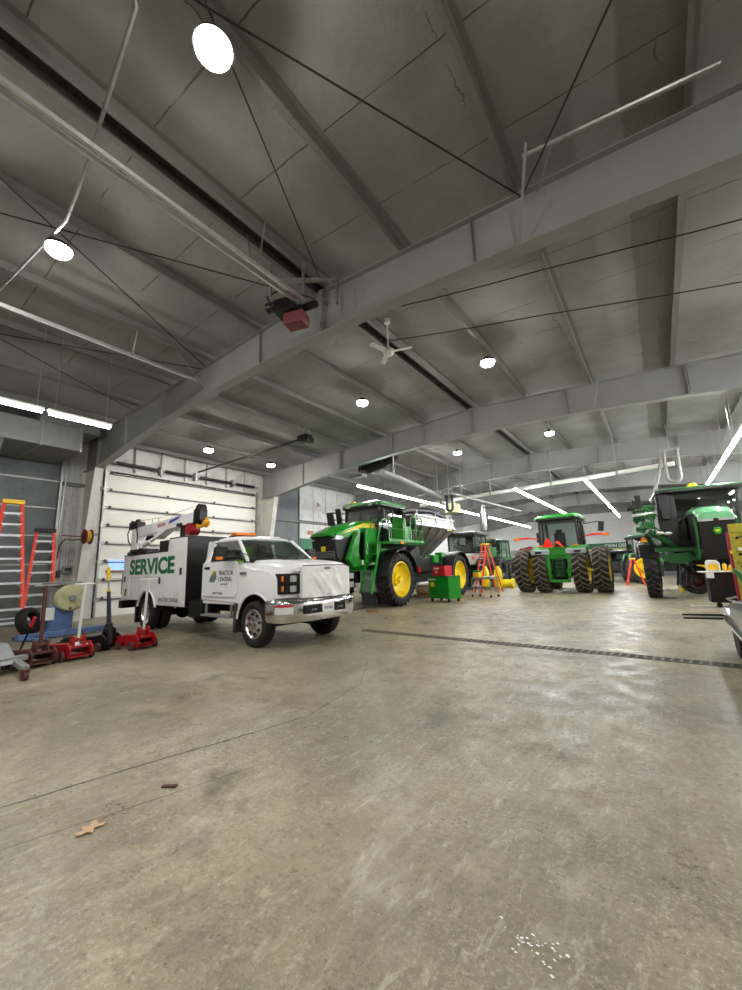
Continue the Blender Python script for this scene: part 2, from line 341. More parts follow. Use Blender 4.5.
# overhead doors
def door(name,y0,y1,ztop_,rows,m,fr,strut):
    p=MB(); h=ztop_/rows
    for k in range(rows):
        p.mi=0; p.bx(XL-.09,XL-.02,y0,y1,k*h+.008,(k+1)*h-.008)
        p.mi=1
        if strut: p.bx(XL-.02,XL+.05,y0+.1,y1-.1,(k+1)*h-.075,(k+1)*h-.035)
        if strut:
            for j in range(4):
                yy=y0+.2+j*(y1-y0-.4)/3; p.bx(XL-.02,XL+.02,yy-.04,yy+.04,(k+1)*h-.06,(k+1)*h+.05)
    p.mi=2; p.bx(XL-.12,XL-.1,y0-.05,y1+.05,0,ztop_+.05)
    o=S(name,p,[m,fr,DARK],smooth=0); return o
d1=door('door_1',6.3,13.3,5.36,8,DOORW,mat('door_strut_grey',(.27,.27,.27),.5,.2),True)
t=MB()
for y in(6.26,13.34): t.bx(XL,XL+.09,y-.03,y+.03,0,5.5)
for y in(6.3,13.3):
    for k in range(8): t.bx(XL,XL+.07,y-.09,y+.09,k*.67+.6,k*.67+.7)
t.build('door_track',GALV,d1,smooth=0)
t=MB()
t.cyl((XL+.22,6.3,5.72),(XL+.22,13.3,5.72),.022,n=8); t.build('torsion_shaft',GALV,d1)
for a,c in((6.5,8.1),(8.4,9.6),(10.0,11.6),(11.9,13.0)):
    t=MB(); q=[]
    for i in range(int((c-a)*60)): pass
    t.cyl((XL+.22,a,5.72),(XL+.22,c,5.72),.065,n=12); t.build('torsion_spring',BLKM,d1)
for y in(8.25,9.8,11.75):
    t=MB(); t.bx(XL,XL+.25,y-.04,y+.04,5.55,5.9); t.build('spring_bracket',GALV,d1)
t=MB(); t.bx(XL-.02,XL+.012,6.62,7.25,1.66,2.05); o=t.build('door_sign',mat('glowing_blue_sign',(.45,.62,.86),.3),d1,smooth=0); t=MB(); t.bx(XL+.0,XL+.05,6.55,7.3,1.58,1.66); t.build('sign_ledge',WOOD,d1,smooth=0)
o.data.materials[0].node_tree.nodes['Principled BSDF'].inputs['Emission Color'].default_value=(.35,.55,1,1); o.data.materials[0].node_tree.nodes['Principled BSDF'].inputs['Emission Strength'].default_value=.5  # blue door sign; its glow is put into the material, no lamp there
d2=door('door_2',-1.85,4.85,5.7,6,DOORD,DOORD,False)
t=MB()
for k in range(1,6): t.bx(XL-.02,XL+.0,-1.85,4.85,k*.95-.02,k*.95+.02)
for y in(-1.85,4.88): t.bx(XL,XL+.1,y-.03,y+.03,0,5.9)
t.build('door_track',GALV,d2,smooth=0)
# steel frames
fb=[(0,6.14),(1.8,6.10),(3.6,6.02),(6.2,5.83),(8.4,5.53),(10.55,5.2)]
def frame(n,Y,name='steel_frame'):
    b=MB(); t=.012
    for s in(-1,1):
        for i in range(len(fb)-1):
            (a,za),(c,zc)=fb[i],fb[i+1]; xa,xc=RX+s*a,RX+s*c
            b.prism([(xa,za),(xc,zc),(xc,ztop(xc)),(xa,ztop(xa))],Y-t/2,Y+t/2,'xz')
            b.prism([(xa,za-.02),(xc,zc-.02),(xc,zc),(xa,za)],Y-.13,Y+.13,'xz')
            b.prism([(xa,ztop(xa)-.015),(xc,ztop(xc)-.015),(xc,ztop(xc)),(xa,ztop(xa))],Y-.11,Y+.11,'xz')
        xk=RX+s*10.55; xo=RX+s*11.65; xb=RX+s*11.4
        b.prism([(xk,5.2),(xk,ztop(xk)),(xo,ztop(xo)),(xo,5.2)],Y-t/2,Y+t/2,'xz')
        b.prism([(xk,ztop(xk)-.015),(xo,ztop(xo)-.015),(xo,ztop(xo)),(xk,ztop(xk))],Y-.11,Y+.11,'xz')
        b.prism([(xk,5.18),(xo,5.18),(xo,5.2),(xk,5.2)],Y-.12,Y+.12,'xz')
        b.bx(xk-.01,xk+.01,Y-.11,Y+.11,5.2,ztop(xk))
        b.mi=1
        b.prism([(xk,5.18),(xo,5.18),(xo,0),(xb,0)],Y-t/2,Y+t/2,'xz')
        b.prism([(xk,5.18),(xk+s*.02,5.18),(xb+s*.02,0),(xb,0)],Y-.125,Y+.125,'xz')
        b.bx(min(xo,xo+s*.02),max(xo,xo+s*.02),Y-.125,Y+.125,0,6.4)
        b.bx(min(xb-s*.1,xo+s*.06),max(xb-s*.1,xo+s*.06),Y-.16,Y+.16,0,.03)
        b.mi=0
        # splice plates and stiffeners
        for d in(6.25,):
            if s>0 and Y<6: continue
            x=RX+s*d; zz=5.83
            for e in(-.02,.02): b.bx(x+e-.011,x+e+.011,Y-.13,Y+.13,zz,ztop(x))
            for q in range(6):
                for w in(-.08,.08): b.bx(x-.055,x+.055,Y+w-.015,Y+w+.015,zz+.12+q*.15,zz+.15+q*.15)
        for d in((1.95,8.6) if s<0 else (3.2,)): 
            x=RX+s*d; zz=6.14-.02*d if d<4 else (6.0 if d<5 else 5.5)
            b.bx(x-.004,x+.004,Y-.09,Y,zz,ztop(x))
        # flange braces down from the purlins
        for d in(3.9,7.6,9.5):
            x=RX+s*d; zb=6.0 if d<5 else (5.65 if d<8 else 5.37)
            for w in(-1,1): b.beam((x+s*.35,Y+w*.75,ztop(x)+.03),(x,Y+w*.1,zb),.04,.006)
    for e in(-.02,.02): b.bx(RX+e-.012,RX+e+.012,Y-.13,Y+.13,6.14,ztop(RX))
    for q in range(6):
        for w in(-.08,.08): b.bx(RX-.055,RX+.055,Y+w-.015,Y+w+.015,6.2+q*.15,6.23+q*.15)
    b.build(name,[FRAME,FRAMEW],kind='structure',smooth=0)
FY=[5.6+8.04*k for k in range(-2,5)]
for i,y in enumerate(FY): frame(i,y)
frame(9,YF-.2)
# purlins: long Z sections above the frames
px=[-11.42,-9.55,-7.65,-5.78,-3.9,-1.98,-.19,.19,1.98,3.95,5.98,7.95,9.9,11.5]
for d in px:
    x=RX+d; z=ztop(x); s=1 if d>0 else -1
    b=MB(); y0,y1=YB,YF-.05
    b.bx(x-.004,x+.004,y0,y1,z,z+.2); b.bx(x,x-s*.075,y0,y1,z,z+.005); b.bx(x,x+s*.075,y0,y1,z+.195,z+.2); b.bx(x-s*.075,x-s*.071,y0,y1,z,z+.022)
    for Y in FY: b.bx(x-.011,x+.011,Y-.6,Y+.6,z+.003,z+.197)
    b.build('ceiling_purlin',PURL,kind='structure',smooth=0)
# doubled eave struts
# ridge gap closure (dark)
b=MB(); b.bx(RX-.17,RX+.17,YB,YF,zdeck(RX)-.03,zdeck(RX)-.01); b.build('ceiling_ridge_cap',mat('dark_ridge_cap',(.22,.21,.20),.8),kind='structure',smooth=0)
# roof rods
b=MB()
for k in range(0,5):
    y0,y1=FY[k]+.15,FY[k+1]-.15
    if k in(1,4):
        for xa,xc in((-.95,-4.8),(-5.1,-9.0),(-9.1,-12.8),(-.95,4.9)):
            b.cyl((xa,y0,ztop(xa)-.12),(xc,y1,ztop(xc)-.12),.011,n=6); b.cyl((xc,y0,ztop(xc)-.15),(xa,y1,ztop(xa)-.15),.011,n=6)
b.build('ceiling_brace_rods',BLKM,kind='structure')
# trench drain
dr=thing('trench_drain','long narrow trench drain grate set across the concrete floor','drain',(0,0,0))
def rot2(p,a): return (p[0]*math.cos(a)-p[1]*math.sin(a),p[0]*math.sin(a)+p[1]*math.cos(a))
D0=Vector((-5.8,7.78,0)); D1=Vector((3.4,6.95,0)); dd=(D1-D0).normalized(); dn=Vector((-dd.y,dd.x,0)); ln=(D1-D0).length
b=MB(); b.beam(D0+Vector((0,0,.001)),D1+Vector((0,0,.001)),.22,.004); b.build('channel',DARK,dr,smooth=0)
b=MB()
for s in(-.11,.11): b.beam(D0+dn*s+Vector((0,0,.004)),D1+dn*s+Vector((0,0,.004)),.025,.01)
k=0
while k*.105<ln:
    p=D0+dd*(k*.105); b.beam(p-dn*.1+Vector((0,0,.005)),p+dn*.1+Vector((0,0,.005)),.035,.008); k+=1
b.beam(D0+Vector((0,0,.005)),D1+Vector((0,0,.005)),.02,.008)
b.build('grate',mat('worn_cast_iron',(.46,.43,.38),.6,.3,var=.3),dr,smooth=0)
# ------------------------------------------------------------------ lights
def high_bay(x,y,label,z=None,r=.175):
    z=z or ztop(x)-.42
    o=thing('high_bay_light',label,'ceiling light',(x,y,z),0,'round high bay lights')
    b=MB(); b.lathe([(.001,.13),(.07,.13),(.09,.07),(r,.05),(r+.02,.0),(r+.02,-.01),(r-.01,-.01)],(0,0,0),'z',28); b.build('housing',BLKM,o)
    b=MB(); b.lathe([(r-.01,-.008),(r*.97,-.04),(r*.8,-.08),(r*.4,-.10),(.001,-.105)],(0,0,0),'z',28); b.build('lens',LAMP,o)
    b=MB(); b.cyl((0,0,.12),(0,0,.5),.008,n=6); b.build('hanging_rod',GALV,o)
hl=[(-2.95,1.72,'glaring round high bay light nearest the camera, high above the floor'),(-7.1,1.72,'round high bay light hanging beside the white conduit'),(-2.95,9.6,'round high bay light just right of the ceiling fan'),(-6.95,9.55,'round high bay light just left of the ceiling fan'),(-13.7,8.6,'round high bay light above the white overhead door, nearer the crane truck'),(-13.7,11.7,'round high bay light beyond the door opener motor by the white overhead door'),(-2.95,16.8,'round high bay light past the second steel frame, right of the ridge'),(-6.95,16.9,'round high bay light past the second steel frame, left of the ridge')]
for x,y,l in hl: high_bay(x,y,l)
for x,y in((1.2,1.7),(3.0,9.6),(3.0,16.8),(-2.95,-4),(-8,-4)): high_bay(x,y,'added unseen round high bay light outside the frame')  # unseen high bays added to brighten the shop
def tube_light(x,y,L_,z,label,group):
    o=thing('tube_light',label,'ceiling light',(x,y,z),0,group)
    b=MB(); b.bx(-.06,.06,-L_/2,L_/2,.0,.05); b.build('fixture_body',WPL,o,smooth=0)
    b=MB(); b.cyl((0,-L_/2+.03,-.03),(0,L_/2-.03,-.03),.045,n=12); b.build('tube',TUBE,o)
    b=MB(); zt=ztop(x)-z+.1
    for s in(-.4,.4): b.cyl((0,s*L_,.05),(0,s*L_,zt),.006,n=5)
    b.build('suspension_wires',GALV,o)
tube_light(-10.4,1.98,1.25,5.,'glowing tube light at the left edge, nearer of the two beside the haunch','tube lights at the left edge')
tube_light(-10.4,3.3,1.25,5.,'glowing tube light beside the near frame haunch, second from the left edge','tube lights at the left edge')
y=13.6
while y<28: tube_light(-10.3,y+1.2,2.36,5.,'tube light in the long row running above the spreader','tube row above the spreader'); y+=2.42
y=30.
while y<40: tube_light(-10.2,y+1.2,2.36,5.,'far tube light in the short row beyond the long left row','short far tube row'); y+=2.42
y=19.6
while y<34: tube_light(-5.3,y+1.2,2.36,5.,'tube light in the row ending above the rear facing tractor cab','tube row above the tractor'); y+=2.42
y=19.6
while y<37: tube_light(-2.26,y+1.2,2.36,5.,'tube light in the row to the right of the rear facing tractor','tube row right of the tractor'); y+=2.42
y=12.0
while y<30: tube_light(2.42,y+1.2,2.36,5.,'tube light in the row passing over the sprayer cab at the right','tube row above the right sprayer'); y+=2.42
for x,ya,yb in((5.6,8,34),(-3,-9,-4)):  # unseen tube rows, added for more light on ceiling and far end
    y=ya
    while y<yb: tube_light(x,y+1.2,2.36,5.2,'added unseen tube light in a row outside the right and near frame edges','added unseen tube rows outside the frame'); y+=2.42
# ------------------------------------------------------------------ service truck
def road_wheel(parent,x,y,R,W,rr,out,name='wheel',rimm=ALU,dual=False):
    """out=+1/-1: side the polished face looks at"""
    b=MB(); h=W/2
    b.lathe([(rr,-h*.72),(rr+.02,-h*.86),((R+rr)/2,-h),(R-.035,-h*.93),(R-.008,-h*.72),(R,-h*.3),(R,h*.3),(R-.008,h*.72),(R-.035,h*.93),((R+rr)/2,h),(rr+.02,h*.86),(rr,h*.72)],(0,0,0),'y',40)
    n=36
    for k in range(n):
        a=k*2*PI/n
        for s in(-1,1):
            aa=a+(.09 if s>0 else 0); c,d=math.cos(aa),math.sin(aa); c2,d2=math.cos(aa+.1),math.sin(aa+.1)
            q=[]
            for (cc,ss,yy) in((c,d,.02*s),(c2,d2,h*.88*s)):
                for rad in(R-.01,R+.008 if abs(yy)<h*.5 else R-.012):
                    for w in(-.05,.05):
                        q.append((rad*(cc*math.cos(w)-ss*math.sin(w)),yy,rad*(ss*math.cos(w)+cc*math.sin(w))))
            b.add(q,[(0,1,3,2),(4,6,7,5),(0,4,5,1),(2,3,7,6),(0,2,6,4),(1,5,7,3)])
    w=b.build(name,RUB,parent,loc=(x,y,R)); 
    r=MB(); o=out
    if dual: prof=[(rr+.012,h*.86),(rr-.015,h*.9),(rr-.03,h*.7),(rr-.05,-h*.1),(rr-.09,-h*.35),(.09,-h*.4),(.085,h*.25),(.05,h*.3),(.001,h*.3)]
    else: prof=[(rr+.012,h*.86),(rr-.015,h*.9),(rr-.03,h*.75),(rr-.055,h*.62),(.13,h*.95),(.10,h*1.02),(.095,h*1.02),(.09,h*1.35),(.06,h*1.4),(.001,h*1.4)]
    r.lathe([(a,c*o) for a,c in prof],(0,0,0),'y',40)
    ro=r.build('rim',rimm,w)
    hl=MB()
    for k in range(8):
        a=k*2*PI/8+.2; rad=(rr+.07)/2+.02; yy=(h*.82 if not dual else -h*.33)*o
        hl.cyl((rad*math.cos(a),yy-.012*o,rad*math.sin(a)),(rad*math.cos(a),yy+.014*o,rad*math.sin(a)),.024,n=10)
    hl.build('hand_hole',DARK,w)
    lg=MB()
    for k in range(8):
        a=k*2*PI/8; yy=(h*1.0 if not dual else -h*.38)*o
        lg.cyl((.115*math.cos(a),yy,.115*math.sin(a)),(.115*math.cos(a),yy+.03*o,.115*math.sin(a)),.013,n=6)
    lg.build('lug_nut',CHR,w)
    return w
MUDF=mat('dusty_rubber_flap',(.25,.235,.21),.9)
TR=thing('service_truck','white service truck with green lettering and a folded crane in front of the overhead door','truck',(-6.30,6.13,0),math.radians(-3.9))
def arch(cx,r,a0,a1,n=10,cz=.42): return [(cx+r*math.cos(math.radians(a0+(a1-a0)*i/n)),cz+r*math.sin(math.radians(a0+(a1-a0)*i/n))) for i in range(n+1)]
ys=[-.985,-.95,-.86,-.6,-.3,0,.3,.6,.86,.95,.985]
def bodyfn(x,y,z):
    t=abs(y)/.985
    if z>1.2: z-=.07*t**6+ (.03*t**2)
    if x>.3: x-=.34*t**4*min(1,(x-.3)/.4)
    yy=y*(1-.03*max(0,x)/.9)
    if z>1.5 or z<.85: yy*=.985
    return (x,yy,z)
poly=[(-2.15,.84),(-2.15,1.66),(-.52,1.66),(-.35,1.60),(.3,1.53),(.78,1.44),(.84,1.36),(.86,.92),(.60,.86)]+arch(-.10,.58,44,165)+[(-.72,.80)]
b=MB(); b.prism(poly,0,0,'xz',steps=ys,fn=bodyfn); b.build('cab_body',W_,TR,bevel=.018,smooth=40)
# raised hood
b=MB(); secs=[]
for x,zt,hw in((-.50,1.66,.80),(-.2,1.655,.80),(.3,1.62,.77),(.65,1.57,.73),(.80,1.52,.70),(.84,1.44,.69)):
    secs.append([(x,-hw,1.40),(x,-hw*.98,zt-.07),(x,-hw*.9,zt-.015),(x,-hw*.5,zt+.005),(x,-hw*.42,zt-.012),(x,0,zt),(x,hw*.42,zt-.012),(x,hw*.5,zt+.005),(x,hw*.9,zt-.015),(x,hw*.98,zt-.07),(x,hw,1.40)])
b.loft(secs); b.build('hood',W_,TR,smooth=50)
# greenhouse
b=MB()
def ring(z,x0,x1,w,r=.1): return [(x0+r,-w,z),(x1-r,-w,z),(x1,-w+r,z),(x1,w-r,z),(x1-r,w,z),(x0+r,w,z),(x0,w-r,z),(x0,-w+r,z)]
b.loft([ring(2.10,-2.02,-1.03,.74,.12),ring(2.17,-2.0,-1.10,.73,.12),ring(2.215,-1.85,-1.25,.62,.12)])
for s in(-1,1):
    b.beam((-.50,s*.88,1.64),(-1.08,s*.73,2.13),.07,.055); b.beam((-1.06,s*.76,2.12),(-2.0,s*.76,2.12),.06,.05)
    b.prism([(-2.12,1.62),(-1.88,1.62),(-1.90,2.13),(-2.03,2.13)],0,0,'xz',steps=(s*.95,s*.88),fn=lambda x,y,z:(x,y*(1-.2*max(0,z-1.62)/.5),z))
b.loft([ring(1.64,-2.15,-2.02,.93,.03),ring(1.72,-2.15,-2.02,.91,.03)])
b.prism([(-2.13,1.70),(-2.08,1.70),(-1.98,2.13),(-2.03,2.13)],-.9,-.45,'xz'); b.prism([(-2.13,1.70),(-2.08,1.70),(-1.98,2.13),(-2.03,2.13)],.45,.9,'xz')
b.build('cab_roof',W_,TR,bevel=.012,smooth=45)
b=MB(); b.add([(-.50,-.85,1.665),(-.46,-.4,1.665),(-.44,0,1.665),(-.46,.4,1.665),(-.50,.85,1.665),(-1.07,.69,2.12),(-1.03,.35,2.135),(-1.02,0,2.14),(-1.03,-.35,2.135),(-1.07,-.69,2.12)],[(0,1,8,9),(1,2,7,8),(2,3,6,7),(3,4,5,6)]); b.build('windshield',GT,TR)
b=MB(); b.add([(-.60,-.88,1.665),(-1.86,-.935,1.665),(-1.90,-.80,2.10),(-1.10,-.755,2.10)],[(0,1,2,3)]); b.build('side_window',GT,TR,smooth=0)
b=MB(); b.add([(-.60,.88,1.665),(-1.86,.935,1.665),(-1.90,.80,2.10),(-1.10,.755,2.10)],[(0,1,2,3)]); b.build('side_window',GT,TR,smooth=0)
b=MB(); b.add([(-2.10,-.45,1.72),(-2.10,.45,1.72),(-2.01,.45,2.10),(-2.01,-.45,2.10)],[(0,1,2,3)]); b.build('rear_window',GT,TR,smooth=0)
# black weather strip around windscreen + wipers
b=MB(); b.tube([(-.49,-.86,1.672),(-.43,0,1.675),(-.49,.86,1.672)],.014,6)
for y in(-.55,.1): b.beam((-.42,y,1.68),(-.62,y-.38,1.80),.02,.012)
b.build('wiper',BLK,TR)
b=MB(); b.box((-.62,0,1.62),(.34,1.6,.14)); b.build('dashboard',BLK,TR,bevel=.03)
for y in(-.42,.42):
    b=MB(); b.box((-1.55,y,1.25),(.5,.5,.5)); b.box((-1.78,y,1.62),(.14,.48,.6),ry=.18); b.box((-1.86,y,1.98),(.1,.26,.16),ry=.18); b.build('seat',SEAT,TR,bevel=.05)
b=MB(); b.box((-1.45,-.35,1.80),(.10,.42,.36),ry=.15); b.build('hi_vis_vest',mat('hi_vis_yellow',(.62,.86,.20),.7),TR,bevel=.05)
b=MB(); b.lathe([(.17,-.015),(.185,0),(.17,.015),(.155,0),(.17,-.015)],(0,0,0),'x',24); o=b.build('steering_wheel',BLK,TR,loc=(-.95,.42,1.62)); o.rotation_euler=(0,-.45,0)
# door
for s in(-1,1):
    b=MB(); b.prism([(-2.07,.92),(-2.07,1.62),(-2.03,1.655),(-.74,1.655),(-.68,1.60),(-.68,1.0),(-.78,.92)],s*.978,s*1.0,'xz'); d=b.build('door',W_,TR,bevel=.010,smooth=40)
    b=MB(); b.box((-1.86,s*1.012,1.53),(.20,.03,.05)); b.build('door_handle',BLK,d,bevel=.01)
    b=MB(); b.bx(-.60,-.36,s*.985,s*1.0,1.36,1.42); b.build('badge',CHR,TR,bevel=.004)
    # mirror
    b=MB(); b.box((-.96,s*1.22,1.80),(.14,.26,.28),rz=.15*s); b.tube([(-.68,s*.93,1.74),(-.90,s*1.14,1.72)],.045,8); b.tube([(-.68,s*.93,1.84),(-.92,s*1.14,1.86)],.035,8); b.box((-.74,s*.95,1.77),(.2,.05,.16)); mo=b.build('mirror',BLK,TR,bevel=.02)
    b=MB(); b.box((-.88,s*1.30,1.71),(.03,.14,.06),rz=.15*s); b.build('turn_signal',AMB,mo,bevel=.005)
# company emblem on the door: yellow sun over green furrows
b=MB(); b.cyl((-1.60,-1.001,1.42),(-1.60,-1.006,1.42),.055,n=24); b.build('emblem_sun',JY,TR)
b=MB()
for k in range(4):
    r0=.075+.047*k
    for i in range(9):
        a0=math.radians(95+i*9.3); a1=math.radians(95+(i+1)*9.3)
        q=[(-1.46+rr*1.2*math.cos(a),-1.006-.001*(1 if y else 0),1.22+rr*.95*math.sin(a)) for rr,a,y in((r0,a0,0),(r0+.03,a0,0),(r0+.03,a1,0),(r0,a1,0))]
        b.add(q,[(0,1,2,3)])
b.build('emblem_furrows',SIGNG,TR,smooth=0)
fr90=(PI/2,0,0)
text('door_lettering','TRACTOR',.13,BLKT,TR,(-1.40,-1.003,1.41),fr90,align='LEFT',sx=.95)
text('door_lettering','CENTRAL',.13,BLKT,TR,(-1.40,-1.003,1.28),fr90,align='LEFT',sx=.95)
text('door_lettering','JOHN DEERE',.045,SIGNG,TR,(-1.30,-1.003,1.18),fr90,align='LEFT',sx=1)
text('door_lettering','USDOT 175564',.06,BLKT,TR,(-1.42,-1.003,.99),fr90,align='CENTER',sx=1)
# sill, step, chassis
b=MB(); b.bx(-2.12,-.62,-.95,.95,.76,.86); b.build('rocker_panel',W_,TR,bevel=.02)
b=MB(); b.bx(-2.05,-.9,-1.03,-.80,.50,.545); b.bx(-2.0,-1.96,-.95,-.9,.5,.8); b.bx(-1.0,-.96,-.95,-.9,.5,.8); b.build('side_step',GREY,TR,bevel=.01)
b=MB(); b.bx(-2.05,-.9,.80,1.03,.50,.545); b.build('side_step',GREY,TR,bevel=.01)
b=MB()
for s in(-1,1): b.bx(-6.6,.55,s*.38,s*.46,.55,.78)
b.bx(-.6,.55,-.36,.36,.45,1.35); b.bx(-.52,-.50,-.9,.9,.6,1.4); b.cyl((0,-.85,.41),(0,.85,.41),.07,n=12); b.cyl((-4.95,-.8,.41),(-4.95,.8,.41),.09,n=12); b.ball((-4.95,0,.41),.2,8); b.bx(-2.1,-.6,-.9,.9,.78,.95)
b.bx(-6.5,-3.0,-.5,.5,.75,.95); b.tube([(.45,-.6,.55),(.45,0,.40),(.45,.6,.55)],.06,8)
b.build('chassis',DARK,TR)
b=MB(); b.bx(-2.75,-2.2,-.95,-.5,.42,.82); b.build('fuel_tank',BLKM,TR,bevel=.04)
b=MB(); b.bx(-3.8,-2.9,.5,.9,.42,.68); b.build('storage_tank',BLKM,TR,bevel=.04)
for s in(-1,1):
    b=MB(); b.prism([(-.66,.80),(-.80,.80),(-.84,.24),(-.78,.22)],s*.70,s*.98,'xz'); b.build('mud_flap',MUDF,TR,smooth=0)
    # fender flare lip
    b=MB(); pts=arch(-.10,.585,25,172,16); b.tube([(x,s*.985,z) for x,z in pts],.022,8); b.build('fender_lip',W_,TR)
    b=MB(); pts=arch(-.10,.575,10,176,14); b.loft([[(x,s*.97,z),(x,s*.55,z),(x*.96,s*.55,z*.99+.0),(x*.97,s*.97,z*.995)] for x,z in pts],cap=False); b.build('wheel_liner',DARK,TR)
# bumper swept round the nose
path=[(.30,-1.0),(.52,-1.005),(.68,-.97),(.78,-.86),(.88,-.5),(.91,0),(.88,.5),(.78,.86),(.68,.97),(.52,1.005),(.30,1.0)]
b=MB(); secs=[]
for i,(x,y) in enumerate(path):
    a=path[max(i-1,0)]; c=path[min(i+1,len(path)-1)]; d=Vector((c[0]-a[0],c[1]-a[1])).normalized(); n=Vector((d.y,-d.x))
    secs.append([(x+n.x*o,y+n.y*o,z) for o,z in((-.05,.50),(-.01,.48),(.02,.54),(.03,.62),(.03,.80),(.012,.865),(-.03,.885),(-.08,.885),(-.08,.55))])
b.loft(secs); bo=b.build('bumper',CHR,TR,smooth=50)
for y0,y1,nm in((-.60,-.20,'tow_slot'),(.14,.46,'tow_slot')):
    b=MB(); b.bx(.86,.945,y0,y1,.62,.775); so=b.build(nm,DARK,bo,smooth=0)
    b=MB(); b.tube([(.93,(y0+y1)/2-.06,.66),(.965,(y0+y1)/2-.05,.69),(.965,(y0+y1)/2+.05,.69),(.93,(y0+y1)/2+.06,.66)],.012,6); b.build('tow_hook',GREY,so)
b=MB(); b.bx(.93,.955,-.18,.125,.62,.775); po=b.build('license_plate',WPL,bo,bevel=.004)
text('plate_lettering','81F 043',.085,mat('plate_blue',(.25,.30,.45),.5),po,(.957,-.028,.69),(PI/2,0,PI/2),sx=.8)
b=MB()
for (z0,z1,off,mi) in((.64,.80,.036,0),(.762,.80,.039,1)):
    b.mi=mi; q=[(.56,-1.004),(.68,-.972),(.775,-.865),(.805,-.77)]
    q=[(x+off*.75,y-off*.7) for x,y in q]
    for i in range(3): b.add([q[i]+(z0,),q[i+1]+(z0,),q[i+1]+(z1,),q[i]+(z1,)],[(0,1,2,3)])
b.build('bumper_decal',[WPL,REDB],bo,smooth=0)
# headlights
for s in(-1,1):
    b=MB(); b.prism([(.50,.985),(.86,.985),(.86,1.36),(.55,1.37)],0,0,'xz',steps=[s*.955,s*.90,s*.63],fn=lambda x,y,z:(x-.32*(abs(y)/.985)**4+.035,y*.985,z)); ho=b.build('headlight',BLK,TR,bevel=.012)
    for z0 in(1.02,1.20):
        b=MB(); b.box((.79,s*.755,z0+.065),(.06,.20,.115),rz=-.42*s); b.build('lamp_lens',LENS,ho,bevel=.01)
        b=MB(); b.box((.655,s*.905,z0+.065),(.04,.13,.10),rz=-.85*s); b.build('amber_marker',AMB,ho,bevel=.01)
        b=MB(); b.bx(.5,.88,s*.62,s*.635,z0-.03,z0+.14); b.build('lamp_trim',CHR,ho)
# vinyl winter cover over the grille
n,m_=48,28; random.seed(3); V=[]; F=[]
for i in range(n+1):
    for j in range(m_+1):
        u=i/n*2-1; v=j/m_; y=u*(.66-.06*(1-v)); z=.90+v*.585
        x=.905-.06*abs(u)**3-.03*v**3+.022*math.sin(7*u+9*v*abs(u)+4*v)*(1-abs(u)**4)*(1-v*.5)+.016*abs(math.sin(5.5*abs(u)+6*v))*(1-abs(u)**6)+.010*abs(math.sin(11*abs(u)-8*v+1))*(1-abs(u)**6)
        if abs(u)<.05: x+=.004-.012
        V.append((x,y,z))
for i in range(n):
    for j in range(m_): a=i*(m_+1)+j; F.append((a,a+1,a+m_+2,a+m_+1))
b=MB(); b.add(V,F); b.bx(.80,.90,-.64,.64,.91,1.47); co=b.build('grille_cover',CLOTH,TR,smooth=60)
b=MB(); b.beam((.912,0,.93),(.885,0,1.46),.012,.012); b.tube([(.86,-.60,1.50),(.90,0,1.505),(.86,.60,1.50)],.010,6); b.build('zipper',BLK,co)
b=MB(); b.prism([(-.10,1.445),(-.05,1.47),(.05,1.47),(.10,1.445),(.05,1.42),(-.05,1.42)],.905,.915,'yz'); b.build('emblem',GREY,TR,smooth=0)
for s in(-1,1):
    b=MB(); b.bx(.60,.82,s*.62,s*.66,.93,1.42); b.build('grille_surround',CHR,TR,bevel=.01)
# wheels
road_wheel(TR,-.12,-.88,.43,.25,.265,-1); road_wheel(TR,-.12,.86,.43,.25,.265,1)
for s in(-1,1):
    road_wheel(TR,-5.02,s*.88,.43,.225,.265,s,dual=True); road_wheel(TR,-5.02,s*.58,.43,.225,.265,s,dual=True)
# service body
def boxside(s):
    poly=[(-6.72,.76),(-6.68,2.0),(-4.45,2.0),(-4.15,2.04),(-3.93,2.14),(-3.80,2.31),(-2.83,2.31),(-2.83,.655),(-4.33,.66)]+arch(-4.95,.56,25,155,12,.46)+[(-5.53,.76)]
    b=MB(); b.prism(poly,s*1.0,s*.52,'xz'); bo=b.build('side_compartment',WD,TR,bevel=.012,smooth=30)
    def pnl(x0,x1,z0,z1,nm='compartment_door'):
        q=MB(); q.bx(x0+.012,x1-.012,s*1.0,s*1.012,z0+.012,z1-.012); return q.build(nm,WD,bo,bevel=.006)
    pnl(-6.62,-6.15,.80,1.93); pnl(-6.13,-4.30,1.36,1.95); pnl(-4.28,-3.82,.72,1.95); pnl(-3.80,-2.87,.72,2.27)
    for x,z in((-3.08,1.49),(-4.20,1.28),(-6.5,1.33)):
        q=MB(); q.bx(x-.045,x+.045,s*1.01,s*1.03,z-.085,z+.085); q.build('latch',BLK,bo,bevel=.01)
    q=MB(); q.tube([(x,s*1.005,z) for x,z in arch(-4.95,.57,15,165,16,.46)],.03,8); q.build('fender_lip',WD,bo)
    q=MB(); q.bx(-6.70,-3.84,s*.50,s*1.005,2.0,2.03); q.build('top_cap',BLKM,bo,bevel=.006)
    q=MB(); q.bx(-3.80,-2.82,s*.50,s*1.005,2.31,2.34); q.build('top_cap',BLKM,bo,bevel=.006)
    q=MB(); q.loft([[(x,s*.97,z),(x,s*.5,z),(x*1.0,s*.5,z-.01),(x,s*.97,z-.01)] for x,z in arch(-4.95,.55,5,175,14,.46)],cap=False); q.build('wheel_liner',DARK,bo)
    return bo
SB=boxside(-1); boxside(1)
b=MB(); b.add([(-3.80,-1.004,2.31),(-3.83,-1.004,2.03),(-4.5,-1.004,2.03),(-4.28,-1.004,2.05),(-4.08,-1.004,2.10),(-3.93,-1.004,2.17)],[(0,1,2,3,4,5)])
